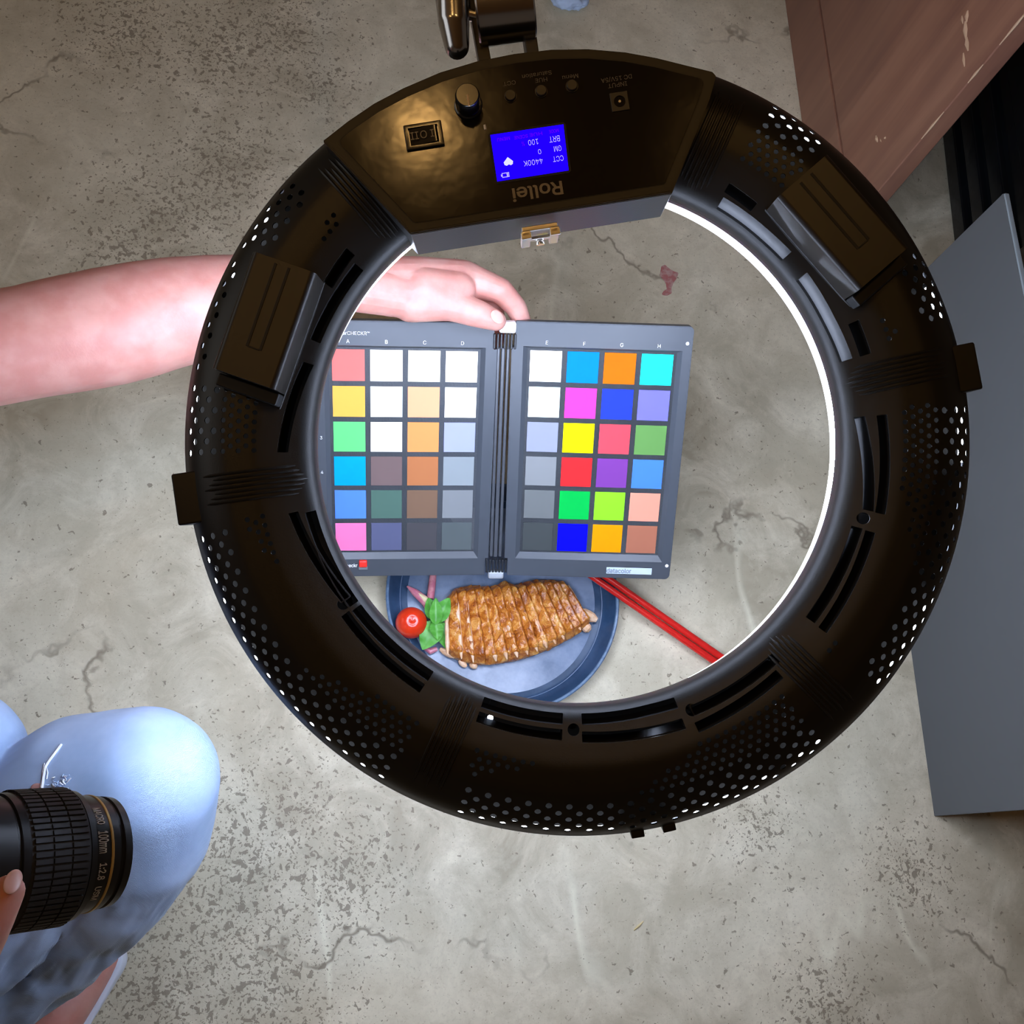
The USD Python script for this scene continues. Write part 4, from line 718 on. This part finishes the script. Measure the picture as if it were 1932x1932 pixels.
for pts, r_ in (([(116, 1404), (104, 1420), (92, 1436), (86, 1446), (82, 1466), (79, 1490)], .0011), ([(84, 1440), (81, 1456), (80, 1470)], .0005), ([(87, 1446), (90, 1458), (88, 1470)], .0005), ([(80, 1472), (77, 1486)], .0008)):
    P = []
    for a, c in zip(pts[:-1], pts[1:]): P += [on_jeans(*(np.array(a) * (1 - u) + np.array(c) * u)) for u in (0, .34, .67)]
    obj('loose_thread', tube(P + [on_jeans(*pts[-1])], r_, 6), thr, JN)
for k in range(26):
    x, y = 90 + rng.uniform(0, 36), 1462 + rng.uniform(0, 30); a = on_jeans(x, y, .0006); c = on_jeans(x + rng.uniform(-7, 9), y + rng.uniform(-9, 5), .0018); obj('loose_thread', tube([a, (a + c) / 2 - [0, 0, -.0006], c], .0005, 5), thr2 if k % 2 else thr, JN)
for k in range(14):                                      # frayed edge of the other knee
    x, y = 12 + k * 1.5 + rng.uniform(-2, 2), 1362 + k * 5.2; d = .90; a = C(x - 4, y, d); c = C(x + rng.uniform(3, 8), y - rng.uniform(-2, 5), d); obj('loose_thread', tube([a, (a + c) / 2, c], .0006, 5), thr2, JN)
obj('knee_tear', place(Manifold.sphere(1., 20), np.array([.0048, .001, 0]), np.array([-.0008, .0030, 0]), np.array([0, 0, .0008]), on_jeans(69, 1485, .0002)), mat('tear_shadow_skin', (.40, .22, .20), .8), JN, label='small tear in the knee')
# other clothes, hair, sandal
obj('t_shirt', smoothed(Manifold.batch_boolean([hull(sph(S_L, .072), sph(S_R, .072), sph(NECK - [0, 0, .07], .085)), hull(sph(S_L + [0, -.05, -.03], .088), sph(S_R + [0, .05, -.03], .088), sph(HIP + [0, .07, .12], .122), sph(HIP + [0, -.07, .12], .122)),
    hull(sph(S_L, .072), sph(S_L * .6 + C(-240, 700, .862) * .4, .066)), hull(sph(S_R, .072), sph(S_R * .6 + C(-760, 1960, .78) * .4, .066))], m3.OpType.Add), .014, 10), mat('charcoal_cotton', (.03, .03, .035), .9), PS, smooth=True)
obj('hair', smoothed(hull(sph(NECK + [-.005, 0, .155], .092), sph(NECK + [.02, .01, .185], .075)) - Manifold.cube((.2, .3, .3), True).translate(tuple(NECK + [.145, .03, .08])), .010, 6), mat('brown_hair', (.05, .028, .016), .6), PS, smooth=True)
sole_w = mat('sandal_white', (.68, .72, .80), .5)
sol = hull(sph(C(60, 1925, 1.075), .034), sph(C(186, 1812, 1.098), .0215), sph(C(-20, 2010, 1.06), .034)); 
obj('sandal', smoothed(hull(sph(C(97, 1932, 1.050), .0345), sph(C(197, 1812, 1.088), .0232), sph(C(-16, 2018, 1.035), .036)) ^ (Manifold.cube((3, 3, .03), True).transform(np.c_[W.T, C(120, 1870, 1.075)])), .004, 4), sole_w, PS, smooth=40, label='white sandal edge')
# photo camera with macro lens
LO, LI = C(190, 1607, .625), C(-176, 1644, .545); la = LO - LI; LL = np.linalg.norm(la); la /= LL
lx = np.cross([0, 1., 0], la); lx /= np.linalg.norm(lx); ly = np.cross(la, lx)
def lens_at(px): return (C(px - 36, 1607 + (226 - px) * .101, .625 + (px - 226) * .08 / 366) - LI) @ la   # distance along the barrel
CM = thing('photo_camera', 'black photo camera with a ribbed macro lens held above the jeans', 'camera', wp(LI))
u_ = .58 / FPX
def seg(name, pts, material, n=72, parent=CM, **k): return obj(name, place(lathe([(0, lens_at(pts[0][0]))] + [(r * u_, lens_at(x)) for x, r in pts] + [(0, lens_at(pts[-1][0]))], n), lx, ly, la, LI), material, parent, **k)
lens_black = mat('lens_black', (.010, .010, .011), .34); lens_gloss = mat('lens_gloss', (.008, .008, .009), .14)
LB_ = seg('lens_barrel', [(-140, 112), (-120, 112), (-118, 124), (12, 124), (14, 121), (18, 121), (20, 126), (34, 127), (36, 122), (146, 122), (148, 126), (160, 124), (164, 115), (188, 113), (212, 110), (214, 105), (220, 105), (222, 109), (236, 107), (238, 100), (230, 88), (200, 70)][:-2], lens_black, smooth=30)
x0, x1 = lens_at(38), lens_at(143)
ribs = []
for row in range(3):
    z0, z1 = x0 + (x1 - x0) * row / 3 + .0005, x0 + (x1 - x0) * (row + 1) / 3 - .0005
    for k in range(64):
        a = 2 * PI * k / 64; m = Manifold.cube((.0030, .0026, z1 - z0), True).rotate((0, 0, math.degrees(a))).translate((126.5 * u_ * math.cos(a), 126.5 * u_ * math.sin(a), (z0 + z1) / 2)); ribs.append(m)
sleeve = lathe([(120 * u_, x0 - .001), (126 * u_, x0 - .001), (126.5 * u_, x0), (126.5 * u_, x1), (126 * u_, x1 + .001), (120 * u_, x1 + .001)], 96)
obj('focus_ring', place(join([sleeve] + ribs), lx, ly, la, LI), mat('rubber_grip', (.022, .024, .027), .62), CM, smooth=20, label='ribbed rubber focus ring')
seg('gold_band', [(192, 112.2), (193, 114.0), (197, 113.8), (198, 112)], mat('gold_line', (.62, .44, .16), .38, .3), label='thin gold band')
seg('front_glass', [(222, 82), (224, 80), (226, 60), (227, 0.01)], mat('lens_glass', (.02, .02, .03), .05), smooth=30)
obj('distance_window', place(rbox(.003, .016, .020, .001), lx, ly, la, LI + la * lens_at(-12) + (lx * math.cos(.75) + ly * math.sin(.75)) * 122 * u_), mat('window_grey', (.12, .12, .125), .2), CM)
def lens_text(s, h, px, a0, r_px, w=None):                # lettering bent round the barrel, reading down its near side
    t = text(s, h, .0002, True, w); q = np.array(t.vertices); r = r_px * u_ + q[:, 2]; a = near + sgn * (a0 + q[:, 0] / (r_px * u_)); zz = lens_at(px) + q[:, 1]
    return place((np.c_[r * np.cos(a), r * np.sin(a), zz], np.array(t.faces)), lx, ly, la, LI)
near = math.atan2(np.array([0, 0, 1.]) @ ly, np.array([0, 0, 1.]) @ lx); sgn = 1.0 if (-lx * math.sin(near) + ly * math.cos(near))[1] < 0 else -1.0
lens_ink = mat('lens_ink', (.62, .62, .62), .5)
for s, h, a0, w in (('1:2.8', .0042, -.10, .0095), ('USM', .0036, .30, .0095), ('100mm', .0058, -.58, .0125), ('MACRO', .0044, -1.06, .0120)):
    obj('lettering', lens_text(s, h, 176, a0, 114.6, w), lens_ink, CM, smooth=False)
obj('index_mark', place(rbox(.0012, .0012, .0016, .0004), lx, ly, la, LI + la * lens_at(5) + (lx * math.cos(near + .0) + ly * math.sin(near)) * 124.2 * u_), mat('green_mark', (.03, .4, .15), .4), CM, label='tiny green mark')
cb = place(rbox(.105, .138, .045, .008).translate((0, 0, -.024)), lx, ly, la, LI)
obj('camera_body', cb, lens_black, CM); obj('grip', place(chain([np.array([.02, -.055, -.005]), np.array([-.04, -.055, -.005])], [.016, .016]), lx, ly, la, LI), mat('rubber_grip', (.022, .024, .027), .62), CM)
obj('viewfinder_hump', place(hull(Manifold.cube((.03, .06, .04), True).translate((.06, 0, -.025)), Manifold.cube((.02, .04, .03), True).translate((.075, 0, -.025))), lx, ly, la, LI), lens_black, CM)
